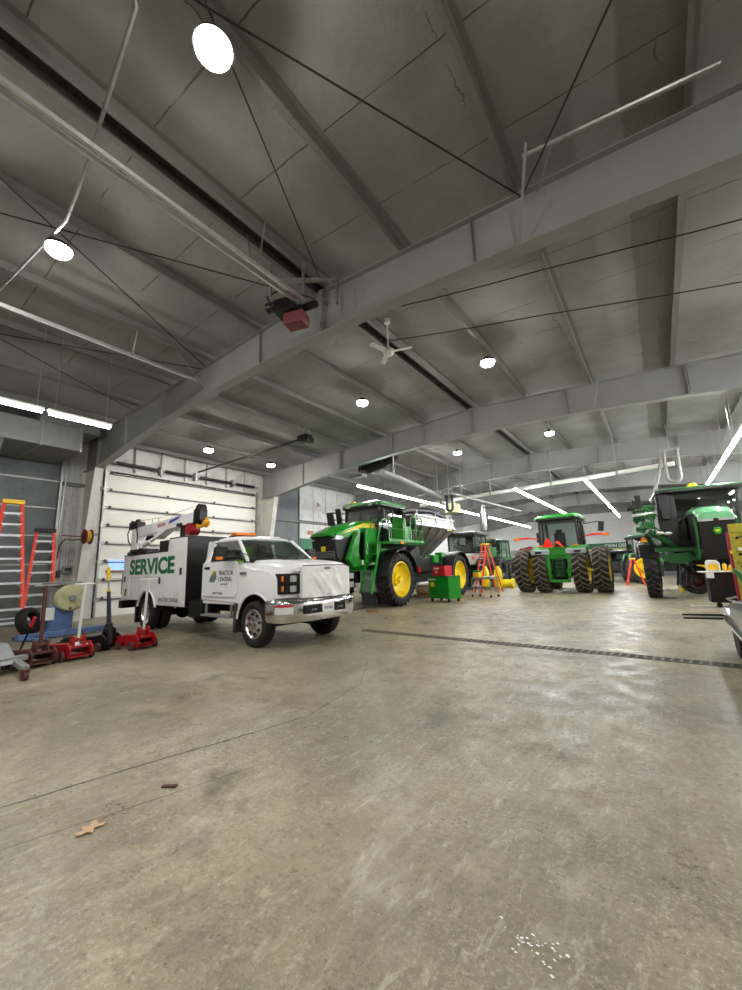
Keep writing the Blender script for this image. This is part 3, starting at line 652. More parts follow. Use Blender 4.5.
b.bx(-4.4,-3.8,-.98,-.94,2.0,2.3); b.build('gusset',BLKM,TR,smooth=0)
b=MB(); b.bx(-2.84,-2.81,-1.0,1.0,.66,2.33); b.bx(-2.85,-2.78,-1.0,1.0,2.29,2.33); b.build('bulkhead',BLKM,TR,smooth=0)
b=MB(); b.bx(-6.7,-2.85,-.53,.53,.95,1.0); b.bx(-6.72,-6.66,-.55,.55,.95,1.5); b.build('deck',BLKM,TR,smooth=0)
b=MB(); b.bx(-6.95,-6.70,-.98,.98,.50,.72); b.bx(-6.78,-6.70,-1.0,-.6,.9,1.5); b.build('rear_bumper',BLKM,TR,bevel=.01)
for s in(-1,1):
    b=MB(); b.prism([(-5.75,.78),(-5.62,.78),(-5.62,.16),(-5.70,.16)],s*.5,s*.98,'xz'); b.build('mud_flap',BLK,TR,smooth=0)
GL=mat('green_vinyl_letters',(.0,.42,.26),.5,var=.02)
text('body_lettering','SERVICE',.56,GL,TR,(-6.19,-1.0145,1.64),fr90,align='LEFT',bold=.022,sx=1.36)
text('body_lettering','TRACTOR CENTRAL',.13,BLKT,TR,(-4.24,-1.0145,.80),fr90,align='LEFT',sx=.92)
b=MB(); b.bx(-6.45,-6.33,-1.018,-1.012,.86,1.06); b.build('body_sticker',mat('olive_sticker',(.42,.46,.12),.5),TR,smooth=0)
b=MB(); b.bx(-6.62,-6.5,-1.018,-1.012,1.9,1.93); b.build('reflector',REDL,TR,smooth=0)
# crane on the rear corner
cy=-.88
b=MB(); b.cyl((-6.0,cy+.2,2.02),(-6.0,cy+.2,2.10),.42,n=24); b.bx(-6.62,-5.25,cy-.08,cy+.3,2.03,2.12); b.bx(-6.4,-5.5,cy-.1,cy+.35,2.12,2.18); b.build('crane_base',BLKM,TR,bevel=.01)
b=MB(); b.prism([(-6.28,2.16),(-5.78,2.16),(-5.84,2.30),(-5.98,2.42),(-5.93,2.74),(-6.28,2.78),(-6.30,2.4)],cy-.12,cy+.14,'xz'); b.build('crane_mast',WD,TR,bevel=.02)
b=MB(); b.loft([[(-6.10,cy-.10,2.52),(-6.10,cy+.12,2.52),(-6.10,cy+.12,2.80),(-6.10,cy-.10,2.80)],[(-4.4,cy-.10,2.56),(-4.4,cy+.12,2.56),(-4.4,cy+.12,2.85),(-4.4,cy-.10,2.85)],[(-2.62,cy-.09,2.64),(-2.62,cy+.11,2.64),(-2.62,cy+.11,2.90),(-2.62,cy-.09,2.90)]])
bm_=b.build('crane_boom',WD,TR,bevel=.012)
b=MB(); b.cyl((-5.78,cy,2.27),(-5.2,cy,2.36),.065,n=14); b.cyl((-5.2,cy,2.36),(-4.55,cy,2.56),.04,n=12); b.prism([(-5.9,2.2),(-5.7,2.2),(-5.68,2.34),(-5.86,2.34)],cy-.1,cy+.1,'xz'); b.build('lift_cylinder',WD,TR)
b=MB(); b.prism([(-4.75,2.50),(-3.95,2.72),(-3.95,2.62),(-4.7,2.38)],cy-.11,cy+.13,'xz'); b.build('cylinder_bracket',WD,bm_,bevel=.01)
text('boom_lettering','VENTURO',.14,mat('boom_red',(.7,.25,.25),.5),bm_,(-4.35,cy-.106,2.73),(PI/2,-.06,0),sx=.8)
b=MB(); b.add([(-3.95,cy-.106,2.72),(-3.45,cy-.10,2.80),(-3.3,cy-.098,2.88),(-3.9,cy-.104,2.80)],[(0,1,2,3)]); b.build('boom_swoosh',mat('boom_blue',(.15,.22,.60),.5),bm_,smooth=0)
b=MB(); b.cyl((-6.25,cy-.16,2.93),(-6.25,cy+.20,2.93),.10,n=14); b.box((-6.42,cy,2.88),(.18,.26,.22)); b.box((-6.08,cy,2.92),(.16,.2,.14)); b.cyl((-6.0,cy-.1,3.0),(-5.85,cy-.1,3.0),.05,n=10); wo=b.build('crane_winch',BLKM,TR,bevel=.01)
b=MB(); b.tube([(-6.45,cy-.1,2.9),(-6.5,cy-.15,2.65),(-6.40,cy-.15,2.42),(-6.25,cy-.13,2.30)],.018,6); b.tube([(-5.95,cy-.12,2.8),(-5.8,cy-.14,2.55),(-5.85,cy-.12,2.35)],.02,6); b.tube([(-5.4,cy,2.5),(-5.3,cy-.08,2.42),(-5.1,cy,2.5)],.04,8); b.build('crane_hose',BLK,TR)
b=MB(); b.tube([(-6.2,cy,3.03),(-4.5,cy,2.97),(-2.55,cy,3.06)],.006,5)
for x in(-5.2,-4.8,-4.0): b.cyl((x,cy,2.8),(x,cy,2.99),.01,n=5)
b.build('winch_cable',GALV,TR)
b=MB(); b.prism([(-2.68,2.60),(-2.66,2.93),(-2.50,3.02),(-2.36,2.92),(-2.36,2.66)],cy-.10,cy+.10,'xz'); b.cyl((-2.48,cy-.08,2.94),(-2.48,cy+.08,2.94),.13,n=16); b.cyl((-2.45,cy-.05,2.64),(-2.45,cy+.05,2.64),.10,n=14); b.build('sheave_head',BLKM,TR,bevel=.01)
b=MB(); b.tube([(-2.66,cy,2.62),(-2.50,cy-.04,2.52),(-2.38,cy,2.54),(-2.22,cy,2.60),(-2.20,cy,2.72)],.045,8); b.ball((-2.22,cy,2.58),.085,8); b.tube([(-2.25,cy,2.5),(-2.12,cy,2.52),(-2.10,cy,2.62)],.025,8); b.build('crane_hook',mat('hook_yellow',(.92,.66,.08),.4),TR)
b=MB(); b.ball((-2.86,cy+.02,2.50),.14,10); b.cyl((-2.9,cy-.1,2.50),(-2.9,cy+.14,2.50),.15,n=16); b.build('tagline_drum',mat('drum_red',(.62,.05,.08),.35),TR)
b=MB(); b.cyl((-3.33,cy,2.34),(-3.33,cy,2.60),.075,n=12); b.bx(-3.44,-3.22,cy-.14,cy+.14,2.60,2.68); b.build('boom_rest',BLKM,TR,bevel=.01)
# beacons
b=MB(); b.box((-1.55,-.30,2.235),(.30,.62,.03)); b.box((-1.55,-.30,2.285),(.22,.55,.075)); b.m=[0]*6+[1]*6; b.build('amber_light_bar',[BLK,AMB],TR,bevel=.015)
b=MB(); b.box((-1.45,.35,2.225),(.18,.5,.05)); b.build('roof_marker',WPL,TR,bevel=.015)
b=MB()
for k in range(7): b.box((-1.93+.02*(k%2),-.55+.08*k,2.19),(.06,.05,.04))
b.build('roof_sticker',mat('blue_marks',(.25,.35,.65),.5),TR,smooth=0)
# ------------------------------------------------------------------ overhead equipment
def rail_opener(x,y0,y1,z,label,motor=False,w=.05):
    o=thing('door_opener',label,'door opener',(x,y0,z),0); L_=y1-y0
    for s in((-1,1) if w>.06 else (0,)):
        b=MB(); b.bx(s*w/2-.022,s*w/2+.022,0,L_,-.02,.03); b.bx(s*w/2-.006,s*w/2+.006,0,L_,.03,.06); b.build('rail',RAILM,o,smooth=0)
    k=.9
    while k<L_:
        b=MB(); zt=ztop(x)-z
        for s in(-1,1): b.beam((s*w/2,k,0),(s*(w/2+.16),k,zt),.03,.005)
        b.beam((-w,k,.07),(w,k,.07),.04,.02); b.build('hanger',GALV,o,smooth=0); k+=3.4
    return o
o=rail_opener(-4.78,-4,4.75,6.30,'door opener with twin bright rails and dull red motor housing at the near frame',w=.14)
b=MB(); b.box((-.32,4.72,-.02),(.42,.34,.26),rz=.3); b.cyl((-.70,4.55,.05),(-.45,4.6,.05),.10,n=14); b.cyl((-.1,4.9,0),(.2,4.95,0),.07,n=12); b.tube([(-.5,4.5,-.1),(-.6,4.45,.2),(-.3,4.5,.25)],.02,6); b.build('drive_motor',BLKM,o,bevel=.02,loc=(0,4,0))
b=MB(); b.box((-.18,4.80,-.28),(.42,.30,.24),rz=.3); b.build('motor_cover',mat('dull_red_housing',(.42,.18,.20),.5),o,bevel=.03,loc=(0,4,0))
b=MB(); b.beam((.1,4.7,.1),(.1,4.7,.75),.04,.04); b.beam((-.45,4.4,.1),(-.45,4.4,.75),.04,.04); b.beam((-.45,4.4,.45),(.3,4.95,.45),.05,.05); b.beam((-.4,4.75,.62),(.4,5.3,.62),.05,.05); b.beam((.4,5.3,.1),(.4,5.3,.7),.05,.05); b.build('motor_bracket',GALV,o,smooth=0,loc=(0,4,0))
rail_opener(-9.05,-4,5.25,6.28,'single bright metal rail hung under the left roof slope, running to the near frame')
# opener over the white door: rail from wall to motor
o=thing('door_opener','black door opener motor on straps with a rail to the white door','door opener',(-9.95,10.05,6.15))
b=MB(); b.beam((0,-.02,.0),(XL+9.95+.3,-.2,-.22),.06,.06); b.build('rail',BLKM,o,smooth=0)
b=MB(); b.box((0,0,-.02),(.50,.32,.26)); b.box((.18,0,-.1),(.25,.36,.2)); b.build('drive_motor',BLKM,o,bevel=.03)
for dx in(-.16,.16):
    b=MB(); b.beam((dx,0,.1),(dx+.12,.1,ztop(-9.95)-6.15),.035,.006); b.beam((dx+.1,0,.1),(dx-.15,-.1,ztop(-9.95)-6.15),.03,.006); b.build('strap',GALV,o,smooth=0)
# ceiling fan at the ridge
o=thing('ceiling_fan','white three bladed ceiling fan hanging just beyond the near frame','ceiling fan',(-4.42,7.15,6.25))
b=MB(); b.cyl((0,0,.05),(0,0,.82),.018,n=8); b.cyl((0,0,.72),(0,0,.82),.07,n=14); b.build('down_rod',WPL,o)
b=MB(); b.lathe([(.001,-.10),(.08,-.09),(.13,-.03),(.13,.04),(.07,.09),(.001,.10)],(0,0,0),'z',24); b.build('motor',WPL,o)
for k in range(3):
    a=k*2*PI/3+2.4; b=MB(); c,s_=math.cos(a),math.sin(a); b.T=Matrix.Rotation(a,4,'Z'); b.box((.32,0,0),(.46,.12,.012),rx=.2); b.box((.14,0,0),(.16,.03,.015)); b.build('blade',WPL,o,bevel=.004)
# conduits
b=MB(); b.tube([(-2.6,.55,6.85),(-3.41,1.18,6.82),(-5.2,1.45,6.62),(-5.9,1.55,6.64),(-6.51,1.62,6.62),(-9.13,1.42,6.55),(-12,1.4,6.4)],.022,8); tag(b.build('conduit',GALV),'long pale conduit crossing under the roof purlins by the two near high bay lights','conduit')
b=MB(); b.cyl((-.80,4.95,ztop(-.8)-.02),(1.25,5.12,ztop(1.25)-.02),.035,n=10); b.beam((-.45,5.0,ztop(-.5)-.05),(-.75,5.55,6.75),.03,.01); tag(b.build('conduit',GALV),'short pale pipe strut between two purlins beside the near frame','conduit')
# cables strung between frames to the right of the ridge
for (x0,y0,x1,y1,zz,l) in((-4.2,6.6,6.5,8.7,6.62,'nearer of two thin black cables strung across the roof beyond the near frame'),(-4.97,7.65,6.5,11.0,6.66,'farther of two thin black cables strung across the roof beyond the near frame')):
    b=MB(); b.tube([(x0+(x1-x0)*t/10,y0+(y1-y0)*t/10,ztop(x0+(x1-x0)*t/10)-.14-.03*math.sin(PI*((t*3)%10)/10)) for t in range(11)],.012,6); tag(b.build('cable',BLK),l,'cable')
# duct box over the left bay
o=thing('air_duct','big grey sheet metal duct box hung under the roof above the grey overhead door','duct',(-14.3,3.6,5.3))
b=MB(); b.bx(-2.2,0,-2.6,1.05,0,.72); b.bx(-2.3,-.3,.0,1.6,.72,1.1); b.build('duct_body',DUCT,o,bevel=.02)
b=MB(); b.prism([(-2.2,-.02),(0,-.02),(-.3,-.4),(-2.2,-.5)],-2.6,-.8,'xz'); b.build('duct_transition',DUCT,o,smooth=0)
for y in(-2.4,-1.2,0,1.0):
    b=MB(); b.bx(-2.22,.02,y-.02,y+.02,-.02,.74); b.build('flange',GALV,o,smooth=0)
# exhaust extraction
o=thing('exhaust_pipe','long pale exhaust pipe running across the shop under the third frame','pipe',(0,0,0))
p0=Vector((-11.9,22.3,5.25)); p1=Vector((1.0,20.3,5.25))
b=MB(); b.cyl(p0,p1,.10,n=16); b.build('pipe',WPL,o)
for t in(.12,.37,.62,.84):
    p=p0.lerp(p1,t); b=MB(); b.bx(p.x-.02,p.x+.02,p.y-.02,p.y+.02,p.z,ztop(p.x)); b.build('hanger',GALV,o,smooth=0)
    b=MB(); b.cyl(p-Vector((.05,0,0)),p+Vector((.05,0,0)),.115,n=16); b.build('coupling',GALV,o)
o=thing('exhaust_pipe','dull exhaust pipe running down the shop above the left tube row','pipe',(0,0,0))
b=MB(); b.tube([(-8.2,12.4,5.0),(-8.35,14,5.02),(-9.4,21.0,5.1)],.13,12); b.build('pipe',FRAME,o)
b=MB(); b.bx(-8.32,-8.28,13.4,13.44,5.0,ztop(-8.3)); b.bx(-9.12,-9.08,19,19.04,5.,ztop(-9)); b.build('hanger',GALV,o,smooth=0)
b=MB(); b.cyl((-8.35,19.0,5.1),(-7.45,28.5,5.0),.07,n=12); b.bx(-8.22,-8.18,20,20.04,5.1,ztop(-8.2)); tag(b.build('exhaust_rail',GALV),'thin pale exhaust rail running toward the far wall above the dark cab','pipe')
# unit heater hung behind second frame
o=thing('hose_blower','black blower with a fat ribbed hose hanging behind the second frame','blower',(-10.6,15.8,6.1))
b=MB(); b.cyl((-.7,0,.2),(.3,0,.35),.26,n=20); b.cyl((-.9,0,.1),(-.9,.0,.42),.3,n=18); b.build('housing',BLKM,o,bevel=.01)
b=MB(); b.tube([(.2,0,.35),(.7,0,.42),(.95,0,.6),(.98,0,.75)],.19,14); b.build('hose',BLK,o)
b=MB(); b.bx(-1.7,-.9,-.2,.2,-.15,-.02); b.bx(-1.3,-1.26,-.02,.02,-.1,.55); b.build('bracket',GALV,o,smooth=0)
def hose_loop(x,y,z,label,m,h=.55,w=.18,r=.06,tail=None):
    o=thing('exhaust_hose',label,'hose',(x,y,z))
    b=MB(); pts=[(-w*math.cos(t),0,-h+h*.0) for t in()]
    pts=[(-w,0,.25)]+[(-w,0,-h*i/3) for i in range(4)]+[(-w*math.cos(PI*i/8),0,-h-w*math.sin(PI*i/8)) for i in range(1,8)]+[(w,0,-h*i/3) for i in(3,2,1,0)]+[(w,0,.25)]
    b.tube(pts,r,10)
    if tail: b.tube(tail,r,10)
    b.build('hose',m,o)
    b=MB(); b.box((0,0,.25),(2*w+.25,.15,.08)); b.bx(-.02,.02,-.02,.02,.25,ztop(x)-z); b.build('hanger',GALV,o,smooth=0); return o
hose_loop(.88,19.6,5.45,'pale exhaust hose looped and hanging above the sprayer at the right',mat('pale_hose',(.50,.49,.47),.6),.85,.22,.065,[(-.25,0,.1),(-.55,0,-.9),(-.85,0,-1.9),(-.95,0,-2.5)])
o=hose_loop(-8.9,20.0,5.0,'dark exhaust hoses bunched and hanging above the far cab',BLK,.5,.16,.075)
b=MB(); b.cyl((-8.9,25.2,5.2),(-8.9,25.2,3.7),.13,n=14); b.cyl((-8.9,25.2,3.95),(-8.9,25.2,3.6),.18,.1,n=14); b.cyl((-8.9,25.2,5.2),(-8.9,25.2,ztop(-8.9)),.02,n=8); tag(b.build('exhaust_drop_pipe',GALV),'grey vertical exhaust drop pipe above the dark cab behind the spreader','pipe')
b=MB(); b.bx(-9.9,-9.2,21.5,22.2,4.45,5.0); b.bx(-9.56,-9.52,21.8,21.84,5.,ztop(-9.5)); tag(b.build('ceiling_heater',CREAM,bevel=.02),'small cream heater box hanging by the tube row above the spreader','heater')
# ------------------------------------------------------------------ left working area
def ladder(base,top,wb,wt,n,capm,label,rz,open_back=.0,lm=LALU,rm=ORG,depth=.09):
    """base/top: centres of the climbing side; rz: direction across the rungs"""
    o=thing('stepladder',label,'stepladder',base,0); B=Vector((0,0,0)); T=Vector(top)-Vector(base)
    u=Vector((math.cos(rz),math.sin(rz),0)); nrm=u.cross(T.normalized())
    for s in(-1,1):
        b=MB(); b.beam(B+u*s*wb/2,T+u*s*wt/2,.075,depth,up=nrm); b.build('side_rail',rm,o,smooth=0)
    for k in range(1,n+1):
        t=k/(n+1); p=B.lerp(T,t); w=wb+(wt-wb)*t
        b=MB(); b.beam(p-u*(w/2-.01),p+u*(w/2-.01),.10,.055,up=(0,0,1))
        for s in(-1,1): b.beam(p+u*s*(w/2-.13),p+u*s*(w/2-.02)-Vector((0,0,.11)),.03,.008)
        b.build('step',lm,o,smooth=0)
    b=MB(); b.beam(T-u*(wt/2+.05)+Vector((0,0,.03)),T+u*(wt/2+.05)+Vector((0,0,.03)),.24,.12); b.build('top_cap',capm,o,bevel=.01)
    if open_back:
        q=Vector((-nrm.x,-nrm.y,0)).normalized()*open_back
        if abs(open_back)<.4: q=-nrm.normalized()*abs(open_back); q.z=0
        for s in(-1,1):
            b=MB(); b.beam(B+q+u*s*wb*.46,T+q*.12+u*s*wt*.45,.03,.06,up=nrm); b.build('rear_rail',rm,o,smooth=0)
        for t in(.12,):
            b=MB(); w=(wb+(wt-wb)*t)*.9; p=B.lerp(T,t)+q*(1-t*.9); b.beam(p-u*w/2,p+u*w/2,.02,.03); b.build('rear_brace',lm,o,smooth=0)
    return o
az=math.atan2(.40,-.02)
ladder((-13.6,3.12,0),(-15.35,3.40,3.66),.80,.40,10,YEL,'tall orange stepladder with a yellow top leaning at the left edge',PI/2-.12,open_back=.12)
b=MB(); b.box((-13.75,3.68,.10),(.55,.10,.12),ry=.25,rz=-.5); tag(b.build('wheel_chock',YEL,bevel=.01),'yellow bar lying at the foot of the tall orange ladder','bar')
ladder((-14.5,4.05,0),(-15.75,4.35,2.90),.72,.42,8,BLK,'shorter orange stepladder with a black top leaning in front of the grey panel wall',PI/2-.12,open_back=.12)
# hose reel arm, boxes
o=thing('hose_reel','small dark red hose reel with yellow hose on an arm from the white column','hose reel',(-15.55,5.45,2.77))
for s,m in((-1,RUST),(1,RUST)):
    b=MB(); b.lathe([(.05,-.01),(.25,-.01),(.25,.01),(.05,.01)],(0,s*.09,0),'y',24); b.build('flange',mat('reel_red',(.42,.10,.08),.5),o)
b=MB(); b.lathe([(.1,-.07),(.19,-.07),(.21,0),(.19,.07),(.1,.07)],(0,0,0),'y',24); b.build('hose',mat('yellow_air_hose',(.72,.60,.10),.5),o)
b=MB(); b.tube([(0,-.05,-.08),(-.1,-.4,-.12),(-.2,-.55,-.08),(-.3,-.66,-.3),(-.32,-.68,-.7)],.02,8); b.beam((-.1,.0,0),(-.1,-.7,.02),.03,.03); b.beam((-.1,.1,.05),(-.1,.4,.1),.03,.03); b.build('arm',mat('reel_arm_red',(.40,.16,.12),.6),o)
for p,d,l,mm in(((-16.55,5.30,1.72),(.08,.28,.24),'grey electrical box with a dark cover on the ribbed wall panel',GREY),((-16.6,5.06,1.56),(.07,.12,.24),'narrow dark switch box left of the grey electrical box',BLK)):
    o=thing('electrical_box',l,'electrical box',p); b=MB(); b.box((0,0,0),d); b.build('enclosure',mm,o,bevel=.01)
    b=MB(); b.box((d[0]/2+.01,0,.0),(.02,d[1]*.7,d[2]*.45)); b.build('cover',BLKM,o,bevel=.005)
    b=MB(); b.cyl((0,0,d[2]/2),(0,0,2.2),.015,n=8); b.build('conduit',GALV,o)
b=MB(); b.cyl((-16.2,4.75,0),(-16.3,4.95,6.2),.03,n=8); tag(b.build('conduit',GALV),'vertical grey conduit at the right edge of the grey overhead door','conduit')
# wheel balancer
o=thing('wheel_balancer','wheel balancer with a round cream hood on a blue pedestal beside the white column','wheel balancer',(-12.75,4.05,0))
b=MB(); b.bx(-.35,.15,-.32,.22,0.06,.72); b.build('pedestal',BLUE,o,bevel=.03)
b=MB(); b.lathe([(.001,.03),(.25,.05),(.31,.03),(.335,-.03),(.335,-.18),(.31,-.2),(.001,-.2)],(0,0,0),'x',40); ho=b.build('hood',CREAM,o,loc=(.28,.10,.92),bevel=.01)
b=MB(); b.cyl((.03,0,0),(.09,0,0),.075,n=20); b.build('hub_cap',GREY,ho)
b=MB(); b.cyl((.04,-.03,-.26),(.065,-.03,-.26),.03,n=12); b.build('knob',RUST,ho)
b=MB(); b.bx(-.45,.2,-.34,.34,1.24,1.32); b.bx(-.40,.05,-.30,.20,.7,1.24); b.build('tool_tray',GREY,o,bevel=.01)
b=MB(); b.box((.1,-.32,.55),(.22,.22,.30)); b.build('weight_box',WPL,o,bevel=.01)
b=MB(); b.beam((.4,-.95,.08),(.4,.95,.10),.24,.12); b.beam((.0,-.9,.05),(1.3,-.6,.05),.10,.06); b.build('base_beam',BLUE,o,bevel=.01)
# loose tyre, bucket and grease can behind the ladders
o=thing('worn_tyre','worn tyre lying against the wheel balancer below the black topped ladder','tyre',(-13.4,3.58,.36))
b=MB(); h=.11; b.lathe([(.20,-h),(.26,-h-.02),(.34,-h+.02),(.36,0),(.34,h-.02),(.26,h+.02),(.20,h),(.20,-h)],(0,0,0),'y',36); b.build('casing',RUB,o)
o.rotation_euler=(0.3,0,-.9)
o=thing('drum','small white drum standing between the ladders and the blue pedestal','drum',(-13.3,3.95,0))
b=MB(); b.cyl((0,0,0),(0,0,.5),.12,n=20); b.cyl((0,0,.5),(0,0,.56),.12,.05,n=20); b.build('body',WPL,o); b=MB(); b.cyl((0,0,.56),(0,0,.68),.05,n=12); b.build('cap',BLUE,o)
# floor jacks: nose toward -x (local +x is the handle end)
def floor_jack(label,loc,rz,m,hm,hh,lean,L_=1.25,tbar=True,grip=None,fat=False,hr=.024,pad=None):
    o=thing('floor_jack',label,'floor jack',loc,rz)
    b=MB(); w=.19
    for s in(-1,1):
        b.prism([(.0,.06),(.12,.05),(.16,.20),(.05,.30),(-.25,.27),(-.75,.20),(-L_,.13),(-L_-.05,.09),(-L_,.06)],s*w,s*(w-.025),'xz')
    b.bx(-.45,.08,-w,w,.20,.235); b.bx(-.2,.12,-w,w,.05,.07); b.build('frame',m,o,bevel=.008)
    b=MB(); b.prism([(-.35,.18),(-.35,.25),(-L_+.05,.18),(-L_+.02,.10)],-.08,.08,'xz'); b.build('lift_arm',m,o,bevel=.008)
    b=MB(); b.cyl((-L_+.12,0,.14),(-L_+.12,0,.22),.07,n=16); b.build('saddle',BLKM,o)
    b=MB(); b.cyl((0,-w-.06,.09),(0,w+.06,.09),.02,n=8); b.prism([(-.30,.12),(-.42,.09),(-.42,.12),(-.3,.15)],-w-.10,-w,'xz'); b.prism([(-.30,.12),(-.42,.09),(-.42,.12),(-.3,.15)],w,w+.10,'xz'); b.build('axle',m,o)
    for x,y,r in((.0,-w-.05,.08),(.0,w+.05,.08),(-.36,-w-.09,.07),(-.36,w+.09,.07),(-L_+.05,-w*.75,.06),(-L_+.05,w*.75,.06)):
        b=MB(); b.cyl((x,y-.025,r),(x,y+.025,r),r,n=18); b.build('wheel',RUST if r>.06 else BLKM,o,bevel=.004)
    b=MB()
    for s in(-1,1): b.prism([(-.10,.22),(.08,.22),(.06,.40),(-.04,.42)],s*.10,s*.075,'xz')
    b.cyl((0,-.11,.34),(0,.11,.34),.035,n=12)
    if fat: b.cyl((0,0,.1),(lean*.2,0,.5),.12,.06,n=16)
    b.build('handle_yoke',m,o,bevel=.005)
    p0=Vector((0,0,.30)); p1=Vector((lean,lean*.15,hh))
    b=MB(); b.cyl(p0,p1,hr if not fat else hr*1.9,hr if not fat else hr*1.4,n=14); ho=b.build('handle',hm,o)
    if tbar:
        b=MB(); b.cyl(p1-Vector((-.02,.18,0)),p1+Vector((-.02,.18,0)),.016,n=10); b.build('crossbar',hm if hm!=RUST else GREY,ho)
    if grip:
        d=(p1-p0).normalized(); b=MB(); b.cyl(p1-d*.02,p1+d*.33,hr*.8,n=12); b.build('chrome_shaft',CHR,ho)
        b=MB(); b.cyl(p1+d*.22,p1+d*.50,hr*1.35,n=14); b.cyl(p1-d*.02,p1+d*.04,hr*1.4,n=14); b.build('grip',YEL,ho)
        b=MB(); b.ball(p1+d*.50,.035,8); b.build('release_knob',WPL,ho)
    if pad:
        b=MB(); b.bx(-.40,.02,-w+.02,w-.02,.237,.242); b.build('label_plate',PAPER,o,smooth=0)
    return o
floor_jack('rusty dark red floor jack with a long upright handle, nearest the left edge',(-8.55,2.47,0),.25,RUST,RUST,1.30,-.02,1.45,hr=.03)
floor_jack('red floor jack with a white T handle standing in front of the wheel balancer',(-8.60,3.02,0),.12,RED,WPL,1.30,.06,1.3,pad=True)
floor_jack('navy blue and black floor jack with a yellow grip on its handle',(-9.15,3.74,0),.35,BLKM,NAVY,1.12,-.08,1.2,tbar=False,grip=True,fat=True)
floor_jack('red floor jack with a white T handle beside the rear wheel of the service truck',(-8.55,4.12,0),.10,RED,WPL,1.34,.03,1.2)
# creeper/ transmission jack at the edge
o=thing('transmission_jack','grey low transmission jack with a red tipped lever, cut off by the left edge','jack',(-8.1,1.95,0),.1)
b=MB(); b.beam((.5,.05,.16),(-.7,.30,.16),.10,.07); b.beam((.4,-.3,.16),(-.8,-.3,.16),.10,.07); b.beam((-.2,-.35,.2),(-.3,.35,.2),.12,.08); b.prism([(-.1,.15),(-.5,.15),(-.9,.40),(-.6,.42)],-.2,.2,'xz'); b.build('frame',GREY,o,bevel=.01)
b=MB(); b.cyl((-1.1,.55,.2),(-.95,.62,.62),.016,n=8); lv=b.build('lever',BLKM,o); b=MB(); b.cyl((-.96,.615,.60),(-.90,.64,.76),.026,n=10); b.build('lever_grip',REDB,lv)
for x,y in((.53,.04),(.42,-.34),(-.85,.32)):
    b=MB(); b.cyl((x,y-.03,.065),(x,y+.03,.065),.065,n=16); b.bx(x-.05,x+.05,y-.045,y+.045,.13,.15); b.bx(x-.03,x+.03,y-.045,y-.035,.05,.14); b.bx(x-.03,x+.03,y+.035,y+.045,.05,.14); b.build('caster',RUST,o)
# fallen leaf and floor scraps
b=MB(); pts=[]
for i in range(22):
    a=i*2*PI/22; r=.05*(1+.4*math.cos(5*a)+.25*math.cos(2*a+1)+.15*math.sin(9*a)); pts.append((r*math.cos(a),r*math.sin(a)))
b.loft([[(x,y,.004+.5*(x*x+y*y)) for x,y in pts],[(x*.98,y*.98,.009+.5*(x*x+y*y)) for x,y in pts]]); b.tube([(.04,0,.006),(.09,-.02,.008),(.12,-.05,.006)],.003,5)
o=b.build('fallen_leaf',mat('dry_leaf',(.80,.66,.52),.7),loc=(-2.83,1.14,0),rz=2.4,smooth=0); tag(o,'dry tan leaf lying on the concrete at the lower left','leaf')
b=MB(); b.box((0,0,.005),(.10,.03,.01)); tag(b.build('metal_scrap',RUST,loc=(-2.89,1.63,0),rz=.6),'small rust brown scrap on the floor beyond the dry leaf','scrap')

random.seed(21); b=MB()
for k in range(46):
    x=-.56+random.gauss(0,.06); y=1.76+random.gauss(0,.035); r=random.uniform(.002,.009); a=random.random()*6
    b.add([(x+r*math.cos(a+t),y+r*.7*math.sin(a+t),.002+.003*random.random()) for t in(0,1.9,3.3,4.8)],[(0,1,2,3)])
tag(b.build('paint_chips',mat('white_chips',(.95,.95,.95),.5),smooth=0),'scatter of tiny white paint chips on the concrete at the bottom of the frame','debris',kind='stuff')
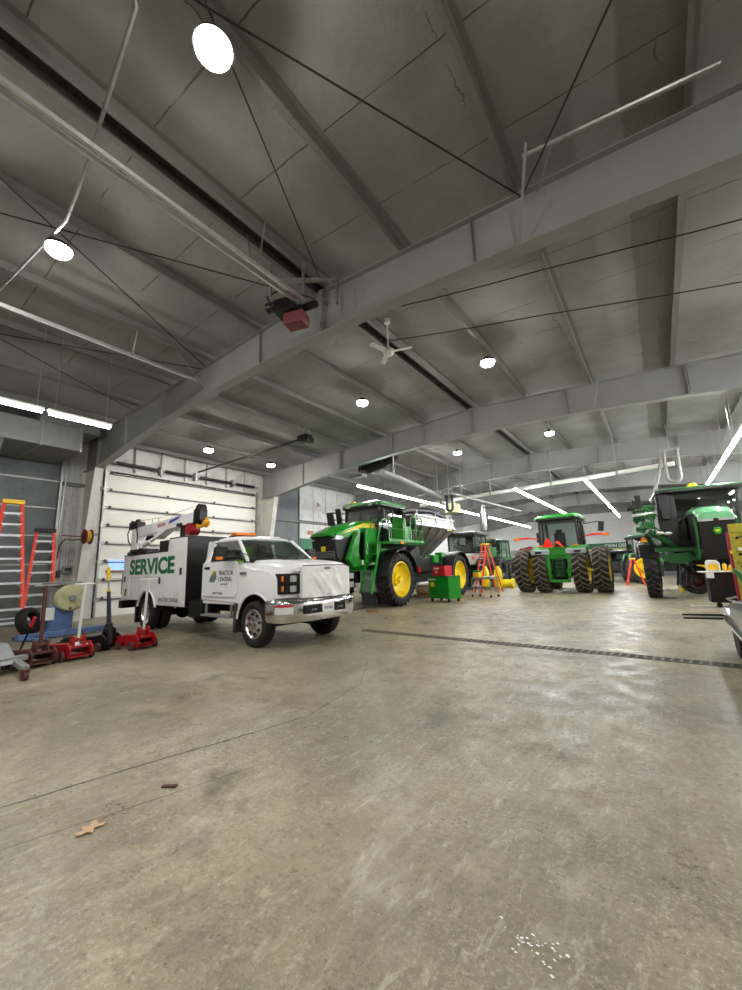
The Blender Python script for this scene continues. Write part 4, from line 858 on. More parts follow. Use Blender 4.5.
# ------------------------------------------------------------------ farm machines
_tc={}
def lug_wheel(parent,x,y,R,W,rr,out,rub=RUB,rimm=JY,name='wheel',rz=0,n=22,lh=.05,sgn=1,dish=.1):
    key=(R,W,rr,rub.name,n,sgn,lh)
    if key not in _tc:
        b=MB(); h=W/2; c=R-lh
        b.lathe([(rr,-h*.78),(rr+.03,-h*.9),(rr+(c-rr)*.45,-h*1.04),(c-.05,-h*.98),(c-.005,-h*.8),(c,-h*.3),(c,h*.3),(c-.005,h*.8),(c-.05,h*.98),(rr+(c-rr)*.45,h*1.04),(rr+.03,h*.9),(rr,h*.78)],(0,0,0),'y',48)
        sweep=.30*1.0/R*W*1.2; lw=.032/R
        for k in range(n):
            for s in(-1,1):
                a0=k*2*PI/n+(PI/n if s>0 else 0); secs=[]
                for t,rt in((-.06,1),(.45,1),(.85,.995),(1.0,.965),(1.04,.93)):
                    a=a0+sgn*sweep*(t**.8 if t>0 else t); yy=s*h*min(t,1.04); r0=c-.03; r1=R*rt
                    if t>.9: r0=R*rt-.05-lh
                    w=lw*(1+.35*max(t,0))
                    secs.append([(rad*math.cos(a+w2),yy,rad*math.sin(a+w2)) for rad,w2 in((r0,-w*1.3),(r1,-w),(r1,w),(r0,w*1.3))])
                b.mi=1; b.loft(secs); b.mi=0
        w_=b.build(name,[rub,LUGD if rub==RUBD else LUGR],parent,loc=(x,y,R),rz=rz,smooth=30); _tc[key]=w_.data
    else:
        w_=bpy.data.objects.new(name,_tc[key]); COL.objects.link(w_); w_.parent=parent; w_.location=(x,y,R); w_.rotation_euler[2]=rz
    h=W/2; r=MB(); d=dish
    prof=[(rr+.02,h*.86),(rr-.02,h*.90),(rr-.035,h*.72),(rr-.06,h*.35),(rr-.13,h*.15-d*.2),(rr*.55,h*.12-d),(.20,h*.12-d),(.19,h*.45-d*.3),(.11,h*.50-d*.3),(.10,h*.75),(.001,h*.78)]
    r.lathe([(a,c*out) for a,c in prof],(0,0,0),'y',40)
    r.lathe([(rr-.02,-h*.85*out),(rr-.06,-h*.5*out),(rr-.06,h*.35*out)],(0,0,0),'y',40)
    ro=r.build('rim',rimm,w_)
    b=MB()
    for k in range(10):
        a=k*2*PI/10; yy=(h*.12-d)*out; b.cyl((.24*math.cos(a),yy,.24*math.sin(a)),(.24*math.cos(a),yy+.035*out,.24*math.sin(a)),.016,n=6)
    b.build('lug_bolt',BLKM if rimm==JY else GREY,w_)
    return w_
def quad(b,p): b.add(p,[tuple(range(len(p)))])
def cab(parent,x0,x1,hw,z0,z1,post,roofm,gl,top=.0,roof_th=.22,over=.12,inset=.12,split=True,roofbot=BLKM):
    """four post cab, x1 is the front"""
    xr0,xr1=x0+inset*.4,x1-inset*1.2; wr=hw-inset
    zt=z1-roof_th
    B=[(x0,-hw),(x0,hw),(x1,hw*.86),(x1,-hw*.86)]; T=[(xr0,-wr),(xr0,wr),(xr1,wr),(xr1,-wr)]
    b=MB()
    for (bx_,by),(tx,ty) in zip(B,T): b.beam((bx_,by,z0),(tx,ty,zt+.02),.09,.09)
    mx=(x0*.55+x1*.45)
    for s in(-1,1): b.beam((mx,s*hw*.98,z0),(mx,s*wr,zt),.07,.05)
    for i in range(4):
        b.beam(B[i]+(z0+.03,),B[(i+1)%4]+(z0+.03,),.08,.08); b.beam(T[i]+(zt,),T[(i+1)%4]+(zt,),.08,.08)
    b.build('cab_frame',post,parent,bevel=.01)
    sides=[('rear_window',0,1),('side_window',1,2),('windshield',2,3),('side_window',3,0)]
    for nm,i,j in sides:
        b=MB(); quad(b,[B[i]+(z0+.05,),B[j]+(z0+.05,),T[j]+(zt,),T[i]+(zt,)]); b.build(nm,gl,parent,smooth=0)
    o=over; r0=[(xr0-o,-wr-o,),(xr1+o*1.3,-wr-o),(xr1+o*1.3,wr+o),(xr0-o,wr+o)]
    def rr(z,k,e=.15):
        X0,X1,Wd=xr0-o*k,xr1+o*1.4*k,wr+o*k
        return [(X0+e,-Wd,z),(X1-e,-Wd,z),(X1,-Wd+e,z),(X1,Wd-e,z),(X1-e,Wd,z),(X0+e,Wd,z),(X0,Wd-e,z),(X0,-Wd+e,z)]
    b=MB(); b.loft([rr(zt-.02,.6),rr(zt+.03,1.),rr(zt+.10,1.)]); b.build('roof_lining',roofbot,parent,bevel=.01)
    b=MB(); b.loft([rr(zt+.10,1.02),rr(zt+roof_th*.7,.98),rr(z1,.3,.2)]); b.build('roof',roofm,parent,bevel=.02)
    b=MB(); b.box(((x0+x1)/2-.15,0,z0+.35),(.5,.52,.18)); b.box(((x0+x1)/2-.42,0,z0+.72),(.16,.5,.75),ry=-.12); b.box(((x0+x1)/2-.48,0,z0+1.15),(.1,.3,.2)); b.bx((x0+x1)/2-.35,(x0+x1)/2+.05,-.1,.1,z0,z0+.3); b.build('seat',SEAT,parent,bevel=.04)
    b=MB(); b.lathe([(.17,-.015),(.19,0),(.17,.015),(.155,0),(.17,-.015)],(0,0,0),'z',20); b.cyl((0,0,0),(.12,0,-.5),.03,n=8); w=b.build('steering_wheel',BLK,parent,loc=((x0+x1)/2+.40,0,z0+.72)); w.rotation_euler=(0,-.4,0)
    b=MB(); b.bx((x0+x1)/2+.5,x1-.08,-hw*.4,hw*.4,z0,z0+.5); b.build('dash',BLK,parent,bevel=.03)
    return zt
# ===== green and stainless dry spreader on the left
SP=thing('spreader_truck','tall green self propelled spreader with yellow rims and a stainless hopper','farm spreader',(-9.68,13.15,0),-PI/2)
def P(X,Y,Z=0): return (13.15-Y,X+9.72,Z)     # world -> local
for (yy,s) in((1.45,1),(-1.45,-1)):
    for xx,nm in((0,'wheel'),(-5.5,'wheel')):
        lug_wheel(SP,xx,yy,.975,.56,.64,s,n=24,lh=.055,dish=.12)
b=MB()
for s in(-1,1): b.beam((1.6,s*.45,1.45),(-6.2,s*.45,1.30),.14,.24)
for x in(0,-5.5):
    b.beam((x,-1.1,1.0),(x,1.1,1.0),.22,.22)
    for s in(-1,1): b.beam((x,s*1.12,1.0),(x,s*1.05,1.7),.26,.16); b.beam((x,s*.4,1.45),(x,s*1.1,1.6),.2,.16)
b.build('axles_and_frame',JG,SP,bevel=.01)
b=MB(); b.bx(-5.0,-1.2,-1.0,1.0,.75,1.35); b.bx(.9,2.5,-.5,.5,1.0,1.8); b.bx(-1.2,1.2,-.5,.5,.9,1.4); b.build('underbody',DARK,SP,bevel=.03)
b=MB(); b.bx(.2,1.1,.55,1.15,.55,1.35); b.build('grey_box',GREY,SP,bevel=.04)
# hood
b=MB(); secs=[]
for x,zb,zt,hw in((.15,1.9,3.28,.62),(1.0,1.9,3.18,.62),(1.8,2.2,2.98,.60),(2.35,2.5,2.78,.57),(2.62,2.58,2.66,.52)):
    secs.append([(x,-hw,max(zb,zt-.42)),(x,-hw,zt-.12),(x,-hw*.8,zt),(x,0,zt+.04),(x,hw*.8,zt),(x,hw,zt-.12),(x,hw,max(zb,zt-.42))])
b.loft(secs); b.build('hood',JG,SP,smooth=40)
b=MB()
for s in(-1,1): b.loft([[(x,s*.625,z),(x,s*.60,z-.0),(x,s*.60,z+w),(x,s*.625,z+w)] for x,z,w in((.1,2.98,.20),(.9,2.97,.15),(1.6,2.80,.07),(2.1,2.66,.02))])
b.build('hood_stripe',JY,SP,smooth=0)
b=MB(); b.prism([(2.50,2.60),(2.42,2.66),(.3,2.85),(.3,1.75),(2.25,1.70),(2.40,1.85)],-.56,.56,'xz'); g=b.build('grille',BLK,SP,bevel=.03)
for s in(-1,1):
    b=MB(); b.prism([(2.50,2.44),(2.46,2.60),(2.05,2.60),(2.0,2.50),(2.2,2.44)],s*.40,s*.585,'xz'); b.build('headlight',LENS,g,bevel=.02)
b=MB(); b.bx(2.44,2.49,-.09,.09,2.05,2.22); b.build('emblem',JY,g,bevel=.01)
for k in range(6):
    b=MB(); b.bx(2.30,2.45,-.5,.5,1.78+k*.05,1.795+k*.05); b.build('grille_bar',GREY,g,smooth=0)
# cab
cab(SP,-1.75,.20,.92,2.35,4.10,BLKM,JG,GC,roof_th=.26,over=.16,inset=.10)
b=MB(); b.bx(-1.8,.2,-.9,.9,2.15,2.40); b.prism([(-1.7,2.4),(-1.7,3.0),(-.7,2.9),(-.4,2.4)],-.9,-.84,'xz'); b.build('cab_floor',BLKM,SP,bevel=.02)
b=MB(); b.box((.28,.55,3.92),(.05,.22,.10)); b.box((.28,-.55,3.92),(.05,.22,.10)); b.box((.2,.85,3.95),(.2,.05,.09)); b.build('work_lamp',LENS,SP,bevel=.01)
b=MB(); b.cyl((-.1,-.6,4.06),(-.1,-.6,4.14),.12,n=16); b.ball((-.1,-.6,4.15),.13,8,(1,1,.5)); b.build('receiver_dome',JY,SP)
b=MB(); b.beam((.1,-.9,3.70),(.5,-1.25,3.75),.06,.05); b.beam((.1,-.9,3.45),(.5,-1.2,3.45),.05,.05); b.box((.50,-1.35,3.50),(.14,.30,.55),ry=.2); b.box((.30,-1.05,3.50),(.14,.22,.85),ry=.2); b.build('mirror',BLK,SP,bevel=.04)
b=MB(); b.beam((.1,.9,3.6),(.5,1.2,3.65),.05,.05); b.box((.55,1.25,3.4),(.12,.28,.5)); b.build('mirror',BLK,SP,bevel=.04)
# side panel, ladder, platform and rails
b=MB(); b.prism([(1.05,1.5),(.95,2.9),(.0,2.95),(-.05,2.35),(.15,1.65)],.70,.78,'xz'); b.build('engine_side_panel',JG,SP,bevel=.015)
b=MB(); b.prism([(1.75,1.45),(2.05,1.75),(1.75,2.3),(1.50,2.75),(1.32,2.75),(1.45,2.0),(1.25,1.5)],.62,.82,'xz'); b.build('fender_guard',JG,SP,bevel=.03)
lo=MB()
for w in(.95,1.42):
    lo.beam((1.62,w,.55),(.95,w,2.35),.045,.09); lo.tube([(1.2,w,1.9),(1.05,w,2.6),(.75,w,3.2),(.45,w,3.25)],.022,8)
lo=lo.build('ladder_rail',JG,SP,smooth=35)
for k in range(6):
    b=MB(); t=k/5; b.box((1.58-.62*t,1.18,.68+1.55*t),(.18,.45,.035)); b.build('ladder_step',JG,SP,bevel=.004)
b=MB(); b.bx(-1.75,.9,.95,1.80,2.28,2.36); b.bx(-1.75,.9,1.76,1.80,2.30,2.46); b.build('platform',JG,SP,bevel=.006)
def rail(pts,r=.022): 
    q=MB(); q.tube(pts,r,8); return q.build('hand_rail',JG,SP)
rail([(.85,1.75,2.4),(.83,1.75,3.20),(.70,1.75,3.30),(-.20,1.75,3.30),(-.28,1.75,3.22),(-.28,1.75,2.4)]); rail([(.85,1.75,2.85),(-.28,1.75,2.85)])
rail([(-.75,1.75,2.4),(-.76,1.75,3.30),(-.85,1.75,3.40),(-1.62,1.75,3.40),(-1.72,1.75,3.3),(-1.72,1.75,2.4)]); rail([(-.75,1.75,2.85),(-1.72,1.75,2.85)]); rail([(-1.20,1.75,2.4),(-1.20,1.75,3.40)])
rail([(-1.72,1.75,3.3),(-1.72,.95,3.3),(-1.72,.95,2.4)])
b=MB(); b.bx(-.45,-.22,1.25,1.72,2.40,3.30); b.build('control_panel',JG,SP,bevel=.02)
b=MB(); b.prism([(-.95,2.38),(-.45,2.38),(-.42,2.85),(-.55,3.02),(-.85,3.02),(-.98,2.85)],1.15,1.70,'xz'); b.cyl((-.7,1.4,3.0),(-.7,1.4,3.08),.09,n=14); b.build('water_tank',JG,SP,bevel=.06,segs=3)
b=MB(); b.box((.05,1.82,2.33),(.22,.03,.10)); b.build('side_marker',AMB,SP,bevel=.01)
b=MB(); b.tube([(.3,1.3,1.6),(.6,1.1,1.4),(.9,.9,1.6),(1.2,.9,1.5)],.035,8); b.cyl((.55,1.05,1.75),(.2,1.15,1.75),.13,n=16); b.cyl((.0,1.0,1.9),(-.3,1.2,1.9),.11,n=14); b.cyl((.55,1.0,2.1),(.1,1.0,2.1),.16,n=16); b.build('hydraulics',JG,SP)
b=MB(); b.tube([(1.5,.9,.8),(1.1,.7,.35),(1.4,1.0,.05),(2.0,.9,.03),(2.3,.2,.03)],.015,6); b.build('hanging_cable',BLK,SP)
# fenders
for x0 in(0,-5.5):
    for s in(-1,1):
        b=MB(); q=[]
        for i in range(13):
            a=math.radians(5+i*13.5); q.append([(x0+rr_*math.cos(a),s*yy,.99+rr_*math.sin(a)*1.0+.02) for rr_,yy in((1.09,1.12),(1.09,1.80),(1.05,1.84),(1.04,1.12))])
        b.loft(q); b.build('fender',BLKM,SP,bevel=.01,smooth=50)
        b=MB(); b.prism([(x0-.95,1.2),(x0-1.15,1.2),(x0-1.05,2.0),(x0-.75,2.15)],s*1.10,s*1.35,'xz'); b.build('fender_bracket',JG,SP,bevel=.02)
b=MB(); b.box((-1.15,1.82,1.30),(.05,.10,.22)); b.build('tail_reflector',REDL,SP,bevel=.01)
# hopper
b=MB(); secs=[]
def hop(x,z,hw): return (x,hw,z)
top=[(-1.9,1.32,3.62),(-5.85,1.32,3.62),(-5.85,-1.32,3.62),(-1.9,-1.32,3.62)]
mid=[(-1.85,1.38,3.22),(-5.95,1.38,3.22),(-5.95,-1.38,3.22),(-1.85,-1.38,3.22)]
low=[(-2.7,.35,1.85),(-4.75,.35,1.85),(-4.75,-.35,1.85),(-2.7,-.35,1.85)]
bt=[(-2.7,.3,1.55),(-4.9,.3,1.55),(-4.9,-.3,1.55),(-2.7,-.3,1.55)]
b.loft([top,mid,low,bt]); hp=b.build('hopper',STEEL,SP,bevel=.02,smooth=0)
for t in(.12,.36,.60,.84):
    x=-1.85-4.1*t; xl_=-2.7-2.05*t; b=MB(); b.beam((x,1.40,3.20),(xl_,.40,1.88),.05,.10,up=(0,1,0)); b.build('hopper_rib',GALV,hp,smooth=0)
b=MB(); b.beam((-1.8,1.40,3.22),(-6.0,1.40,3.22),.06,.06); b.beam((-1.85,1.35,3.64),(-5.9,1.35,3.64),.07,.06); b.build('hopper_rim',GALV,hp,smooth=0)
b=MB(); b.tube([(-1.5,.9,3.72),(-2.2,1.0,3.90),(-3.8,1.02,3.98),(-5.4,1.0,3.84),(-6.0,.95,3.70)],.16,14,rr=[.1,.15,.16,.15,.08]); b.prism([(-1.95,3.64),(-3.8,3.86),(-5.9,3.64)],-1.2,1.1,'xz'); b.build('roll_tarp',BLKM,hp)
b=MB()
for x in(-2.1,-3.9,-5.6): b.beam((x,1.36,3.4),(x,1.3,3.85),.07,.05)
b.build('tarp_bracket',GALV,hp,smooth=0)
b=MB(); b.box((-5.2,1.405,3.14),(.5,.01,.06)); b.build('hopper_decal',JY,hp,smooth=0)
b=MB(); b.prism([(-1.3,1.2),(-1.2,1.9),(-2.3,2.3),(-2.6,1.8),(-4.6,1.9),(-4.7,1.2)],.5,1.2,'xz'); b.build('side_shield',BLKM,SP,bevel=.03)
b=MB(); b.tube([(-3.2,1.0,1.9),(-3.6,1.2,1.6),(-4.2,1.1,1.8),(-4.6,1.2,1.5)],.05,8); b.box((-3.8,1.1,1.75),(.5,.4,.35)); b.box((-4.5,1.15,1.95),(.35,.35,.2)); b.build('hydraulic_manifold',JG,SP,bevel=.02)
b=MB(); b.prism([(-1.5,2.4),(-1.9,3.95),(-2.9,3.9),(-2.2,2.3)],-.9,.9,'xz'); b.build('intake_shroud',BLKM,SP,bevel=.05)
# ===== rear facing tractor with dual wheels
T1=thing('dual_wheel_tractor','green tractor seen from behind with dual rear wheels and a red slow vehicle triangle','tractor',(-3.88,21.3,0),PI/2)
for s in(-1,1):
    lug_wheel(T1,0,s*.86,1.04,.60,.64,s,rub=RUBD,n=22,lh=.06,sgn=1)
    lug_wheel(T1,0,s*1.70,1.04,.60,.64,s,rub=RUBD,n=22,lh=.06,sgn=1)
    lug_wheel(T1,2.95,s*.95,.78,.50,.46,s,rub=RUBD,n=20,lh=.05)
    b=MB(); b.cyl((0,s*.3,1.0),(0,s*2.0,1.0),.07,n=14); b.build('axle_bar',JY,T1)
b=MB(); b.bx(-.35,2.2,-.32,.32,.75,1.45); b.bx(1.8,4.0,-.28,.28,.8,1.3); b.bx(2.7,3.2,-.8,.8,.65,.85); b.cyl((0,-.45,1.0),(0,.45,1.0),.32,n=20); b.build('drivetrain',DARK,T1,bevel=.03)
b=MB(); b.prism([(.9,1.3),(.95,2.15),(4.1,1.95),(4.35,1.7),(4.3,1.25),(3.9,1.2)],-.42,.42,'xz'); b.build('hood',JG,T1,bevel=.06,segs=3)
cab(T1,-.15,1.50,.88,1.75,3.72,BLKM,JG,GC,roof_th=.28,over=.20,inset=.06)
b=MB(); b.bx(-.1,1.5,-.8,.8,1.45,1.78); b.build('cab_base',BLKM,T1,bevel=.03)
for s in(-1,1):
    b=MB(); b.prism([(-.75,1.93),(-.62,2.06),(-.2,2.18),(.6,2.20),(.6,2.10),(-.2,2.02),(-.6,1.90)],s*.42,s*1.18,'xz'); b.build('rear_fender',JG,T1,bevel=.03)
    b=MB(); b.bx(-.80,-.66,s*.36,s*1.20,1.78,2.02); lp=b.build('light_panel',mat('light_grey_panel',(.60,.62,.65),.4),T1,bevel=.03)
    b=MB(); b.bx(-.825,-.79,s*.70,s*1.0,1.84,1.94); b.build('tail_lamp',BLK,lp,bevel=.01)
    b=MB(); b.box((-.55,s*.78,2.19),(.14,.24,.06)); b.build('amber_lamp',AMB,lp,bevel=.01)
    b=MB(); b.prism([(-.7,1.9),(-.3,2.1),(.5,2.15),(.9,1.9),(.95,1.3),(.8,1.25)],s*.45,s*.62,'xz'); b.build('inner_fender',BLKM,T1,bevel=.02)
    b=MB(); b.tube([(.2,s*.85,2.55),(.1,s*1.2,2.62),(.0,s*1.55,2.64)],.035,8); b.box((-.05,s*1.62,2.64),(.10,.50,.09),rz=0); wa=b.build('warning_lamp_arm',REDL,T1,bevel=.01)
    b=MB(); b.box((-.06,s*2.0,2.62),(.12,.28,.12)); b.build('amber_lamp',AMB,wa,bevel=.01)
b=MB(); b.tube([(1.3,-.85,3.25),(.8,-1.4,3.28),(.4,-1.75,3.26)],.025,8); b.box((.35,-1.82,3.02),(.10,.24,.46),rx=.15); b.build('mirror',BLK,T1,bevel=.03)
b=MB(); b.tube([(1.3,.85,3.05),(.9,1.1,3.0)],.03,8); b.box((.85,1.1,2.7),(.10,.24,.5)); b.build('mirror',BLK,T1,bevel=.03)
b=MB(); b.cyl((.9,-.95,1.5),(.9,-.95,2.9),.09,n=14); b.build('exhaust_stack',BLKM,T1)
b=MB(); b.tube([(0.2,-.86,3.25),(-.05,-1.25,3.25)],.03,8); b.box((-.05,-1.05,2.75),(.2,.16,.7)); b.build('side_bracket',BLKM,T1,bevel=.02)
# hitch
h=MB()
h.prism([(-.62,-.62),(-.62,.62),(-.40,.5),(-.40,-.5)],1.55,2.0,'xy')
for s in(-1,1):
    h.prism([(.38*s,2.0),(.62*s,1.95),(.60*s,1.3),(.44*s,.95),(.36*s,1.0)],-.72,-.52,'yz'); h.beam((-.3,s*.36,.75),(-1.0,s*.42,.60),.08,.14); h.cyl((-.55,s*.5,1.5),(-.8,s*.45,.75),.05,n=10); h.beam((-.8,s*.42,.5),(-.8,s*.36,1.1),.06,.06)
h.beam((-.85,-.44,.55),(-.85,.44,.55),.12,.12); h.bx(-.68,-.5,-.42,.42,1.75,2.12)
h.build('three_point_hitch',JG,T1,bevel=.015)
b=MB(); random.seed(5)
for k in range(5):
    for j in(-1,0,1): b.box((-.66,j*.13,.80+k*.19),(.12,.10,.11))
b.cyl((-.7,0,.95),(-.45,0,.95),.10,n=16); b.build('remote_coupler_stack',JGD,T1,bevel=.01)
for k in range(6):
    b=MB(); y0=-.28+.11*k; b.tube([(-.68,y0,1.5),(-.82,y0+.03,1.2),(-.76,y0-.04,.9),(-.6,y0,.8)],.018,6); b.build('hydraulic_hose',JGD if k%2 else BLK,T1)
b=MB(); b.bx(-.5,-.30,-.3,.3,.6,1.5); b.build('rear_housing',DARK,T1,bevel=.02)
b=MB(); b.add([(-.83,.62,2.12),(-.83,.12,2.12),(-.83,.37,2.60),(-.80,.62,2.12),(-.80,.12,2.12),(-.80,.37,2.60)],[(0,1,2),(3,5,4),(0,3,4,1),(1,4,5,2),(2,5,3,0)]); b.build('slow_vehicle_triangle',REDL,T1,smooth=0)
b=MB(); b.add([(-.82,.08,2.36),(-.82,-.12,2.40),(-.82,-.34,2.04),(-.80,.08,2.36),(-.80,-.12,2.40),(-.80,-.34,2.04)],[(0,1,2),(3,5,4),(0,3,4,1),(1,4,5,2),(2,5,3,0)]); b.build('reflector',ORGL,T1,smooth=0)
# ===== high clearance sprayer on the right, nose toward us
S2=thing('crop_sprayer','high clearance green sprayer facing the camera at the right with a folded boom','sprayer',(1.42,18.75,0),math.radians(-85))
for s in(-1,1):
    lug_wheel(S2,0,s*1.72,.98,.42,.60,s,n=24,lh=.05,sgn=-1,rimm=JY,rz=math.radians(-6))
    lug_wheel(S2,-4.4,s*1.35,.94,.42,.60,s,n=24,lh=.05,sgn=-1,rimm=BLKM)
b=MB()
for s in(-1,1):
    b.beam((.9,s*.45,1.55),(-5.2,s*.45,1.55),.14,.24)
    for x in(0,-4.4): b.beam((x,s*.4,1.75),(x,s*1.62,1.85),.22,.16); b.beam((x,s*1.52,.95),(x,s*1.55,1.9),.16,.2)
b.prism([(.15,1.45),(.15,1.75),(1.7,1.72),(1.9,1.62),(1.6,1.40),(.9,1.30)],-.52,-.42,'xz'); b.prism([(.15,1.45),(.15,1.75),(1.7,1.72),(1.9,1.62),(1.6,1.40),(.9,1.30)],.42,.52,'xz')
b.beam((.75,-1.6,1.72),(1.0,1.2,1.65),.12,.14); b.prism([(-1.45,1.55),(-.65,1.60),(-.5,1.35),(-.9,1.2),(-1.35,1.28)],.95,1.1,'yz')
b.build('chassis_frame',JGD,S2,bevel=.01)
b=MB(); b.bx(-5,.9,-.4,.4,1.16,1.55); b.bx(-1.5,.5,-1.0,1.0,1.4,1.75); b.tube([(.6,-.9,1.2),(.7,-.5,.75),(.5,0,.8)],.05,8); b.build('underbody',DARK,S2,bevel=.03)
b=MB()
for y in(-1.0,-.8,-.62): b.tube([(.3,y,1.6),(.35,y+.04,1.0),(.3,y-.05,.45)],.045,8)
b.build('hanging_hydraulic_lines',NAVY,S2)
b=MB(); secs=[]
for x,zt,hw in((.35,3.12,.50),(1.2,3.10,.50),(1.75,3.04,.49),(2.05,2.93,.46),(2.15,2.84,.42)):
    secs.append([(x,-hw,zt-.22),(x,-hw,zt-.12),(x,-hw*.82,zt-.03),(x,0,zt),(x,hw*.82,zt-.03),(x,hw,zt-.12),(x,hw,zt-.22)])
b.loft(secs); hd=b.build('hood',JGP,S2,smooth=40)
for s in(-1,1):
    b=MB()
    for k in range(5): b.box((1.0+.14*k,s*.22,3.12-.012*k),(.05,.30,.012))
    b.build('hood_louvre',JGD,hd,smooth=0)
b=MB(); b.prism([(2.10,2.74),(.4,2.90),(.4,1.35),(1.75,1.35),(1.95,1.9),(2.08,2.5)],-.47,.47,'xz'); g=b.build('grille',BLK,S2,bevel=.04)
for s in(-1,1):
    b=MB(); b.prism([(2.13,2.54),(2.14,2.73),(1.85,2.74),(1.85,2.54)],s*.06,s*.46,'xz'); b.build('headlight',LENS,g,bevel=.02)
b=MB(); b.prism([(-.11,2.22),(-.08,2.34),(.08,2.34),(.11,2.22),(.06,2.12),(-.06,2.12)],2.03,2.07,'yz'); b.build('emblem',JG,g,bevel=.01)
b=MB(); b.box((2.08,0,2.235),(.012,.10,.05)); b.build('emblem_mark',JY,g,smooth=0)
b=MB()
for s in(-1,1): b.prism([(2.08,2.60),(1.98,1.95),(1.78,1.35),(1.66,1.35),(1.86,2.0),(1.9,2.7)],s*.48,s*.54,'xz')
b.build('grille_frame',JGD,S2,bevel=.01)
cab(S2,-1.65,.15,1.10,1.95,3.98,BLKM,JGD,GD,roof_th=.20,over=.22,inset=.02)
b=MB(); b.bx(-1.65,.2,-1.1,1.1,1.75,2.0); b.bx(-.1,.18,-1.12,-.55,1.95,2.35); b.build('cab_floor',BLKM,S2,bevel=.02)
b=MB(); b.ball((0,-.1,4.0),.17,10,(1,1,.75)); b.build('receiver_dome',JY,S2)
b=MB(); b.box((.32,-.95,3.84),(.10,.26,.10)); b.box((.32,.95,3.84),(.12,.34,.12)); b.build('work_lamp',LENS,S2,bevel=.01)
b=MB(); b.box((.2,-1.05,3.3),(.28,.3,.95)); b.bx(.05,.22,-1.30,-.72,1.9,3.75); b.build('cab_pillar_cover',BLK,S2,bevel=.03)
b=MB(); b.tube([(.1,-1.1,3.45),(.1,-1.7,3.5),(.1,-2.0,3.5)],.03,8); b.box((.1,-1.9,3.42),(.12,.30,.50)); b.box((.1,-1.85,3.75),(.12,.2,.2)); b.build('mirror',BLK,S2,bevel=.05)
# fender over the near wheel
b=MB(); q=[]
for i in range(9):
    a=math.radians(30+i*14); q.append([(rr_*math.cos(a),yy,.95+rr_*math.sin(a)) for rr_,yy in((1.04,-1.50),(1.04,-2.08),(.99,-2.10),(.99,-1.50))])
b.loft(q); b.build('fender',BLKM,S2,bevel=.01,smooth=50)
b=MB(); b.box((.30,-1.80,2.14),(.25,.25,.14)); b.build('amber_marker',AMB,S2,bevel=.02)
b=MB(); b.box((.42,-1.85,2.06),(.14,.30,.05)); b.build('marker_base',JY,S2,bevel=.01)
# folded boom cluster
b=MB()
def truss(a,c,w,h,n):
    a=Vector(a);c=Vector(c); e=[(0,0),(w,0),(w,h),(0,h)]
    for dy,dz in e: b.beam(a+Vector((0,dy,dz)),c+Vector((0,dy,dz)),.05,.05)
    for i in range(n):
        p=a.lerp(c,i/n); r=a.lerp(c,(i+1)/n); b.beam(p,r+Vector((0,0,h)),.03,.03); b.beam(p+Vector((0,w,h)),r+Vector((0,w,0)),.03,.03); b.beam(p,p+Vector((0,w,h)),.03,.03)
truss((1.05,-1.9,2.35),(-3.8,-1.5,2.65),.38,.55,12); truss((.65,-2.1,2.85),(-3.6,-1.75,3.0),.30,.35,10)
bo2=b.build('folded_boom',JGD,S2,smooth=0)
b=MB()
for (x,y,z,d) in((1.0,-1.75,2.62,.3),(.9,-1.6,2.92,.22),(.7,-1.85,3.15,.2),(1.1,-1.95,2.45,.2),(.5,-1.6,3.25,.18)):
    b.box((x,y,z),(d*1.3,d,d*.8),rz=.4,ry=.2); b.cyl((x+.1,y-.15,z+.05),(x+.1,y+.2,z+.05),.06,n=12)
b.tube([(.9,-1.5,3.0),(.5,-1.7,3.4),(.1,-1.6,3.3),(-.2,-1.5,2.9)],.035,8); b.tube([(1.1,-1.6,2.6),(1.0,-1.3,2.3),(.6,-1.2,2.2),(.4,-1.0,1.9)],.035,8); b.beam((1.0,-1.7,2.4),(.5,-.9,1.75),.14,.14); b.beam((.8,-1.8,2.3),(.3,-1.6,1.9),.12,.12)
b.build('boom_hinge',JGD,bo2,bevel=.02)
b=MB(); b.tube([(.75,-2.1,3.02),(1.0,-1.95,3.0),(1.05,-1.75,3.02),(.95,-1.5,3.05)],.045,8); b.ball((1.1,-1.4,2.30),.09,8,(1,1.4,.6)); b.ball((1.0,-1.15,2.28),.09,8,(1,1.4,.6)); b.build('boom_pad',WPL,bo2)
b=MB(); b.box((.9,-2.15,3.28),(.3,.30,.12),rx=.3); b.build('boom_camera',BLK,bo2,bevel=.03)
b=MB(); b.prism([(-1.9,1.8),(-4.9,1.8),(-5.0,2.3),(-4.6,3.0),(-2.2,3.0),(-1.9,2.6)],-.9,.9,'xz'); b.build('solution_tank',BLKM,S2,bevel=.1,segs=3)
# loose wheel behind the sprayer nose
o=thing('spare_wheel','dark tractor wheel with a rusty hub standing behind the black tool cart','wheel',(1.05,20.6,0),0)
W2=lug_wheel(o,0,0,.56,.34,.34,-1,rimm=RUST,rub=RUB,rz=.25,n=20,lh=.035)
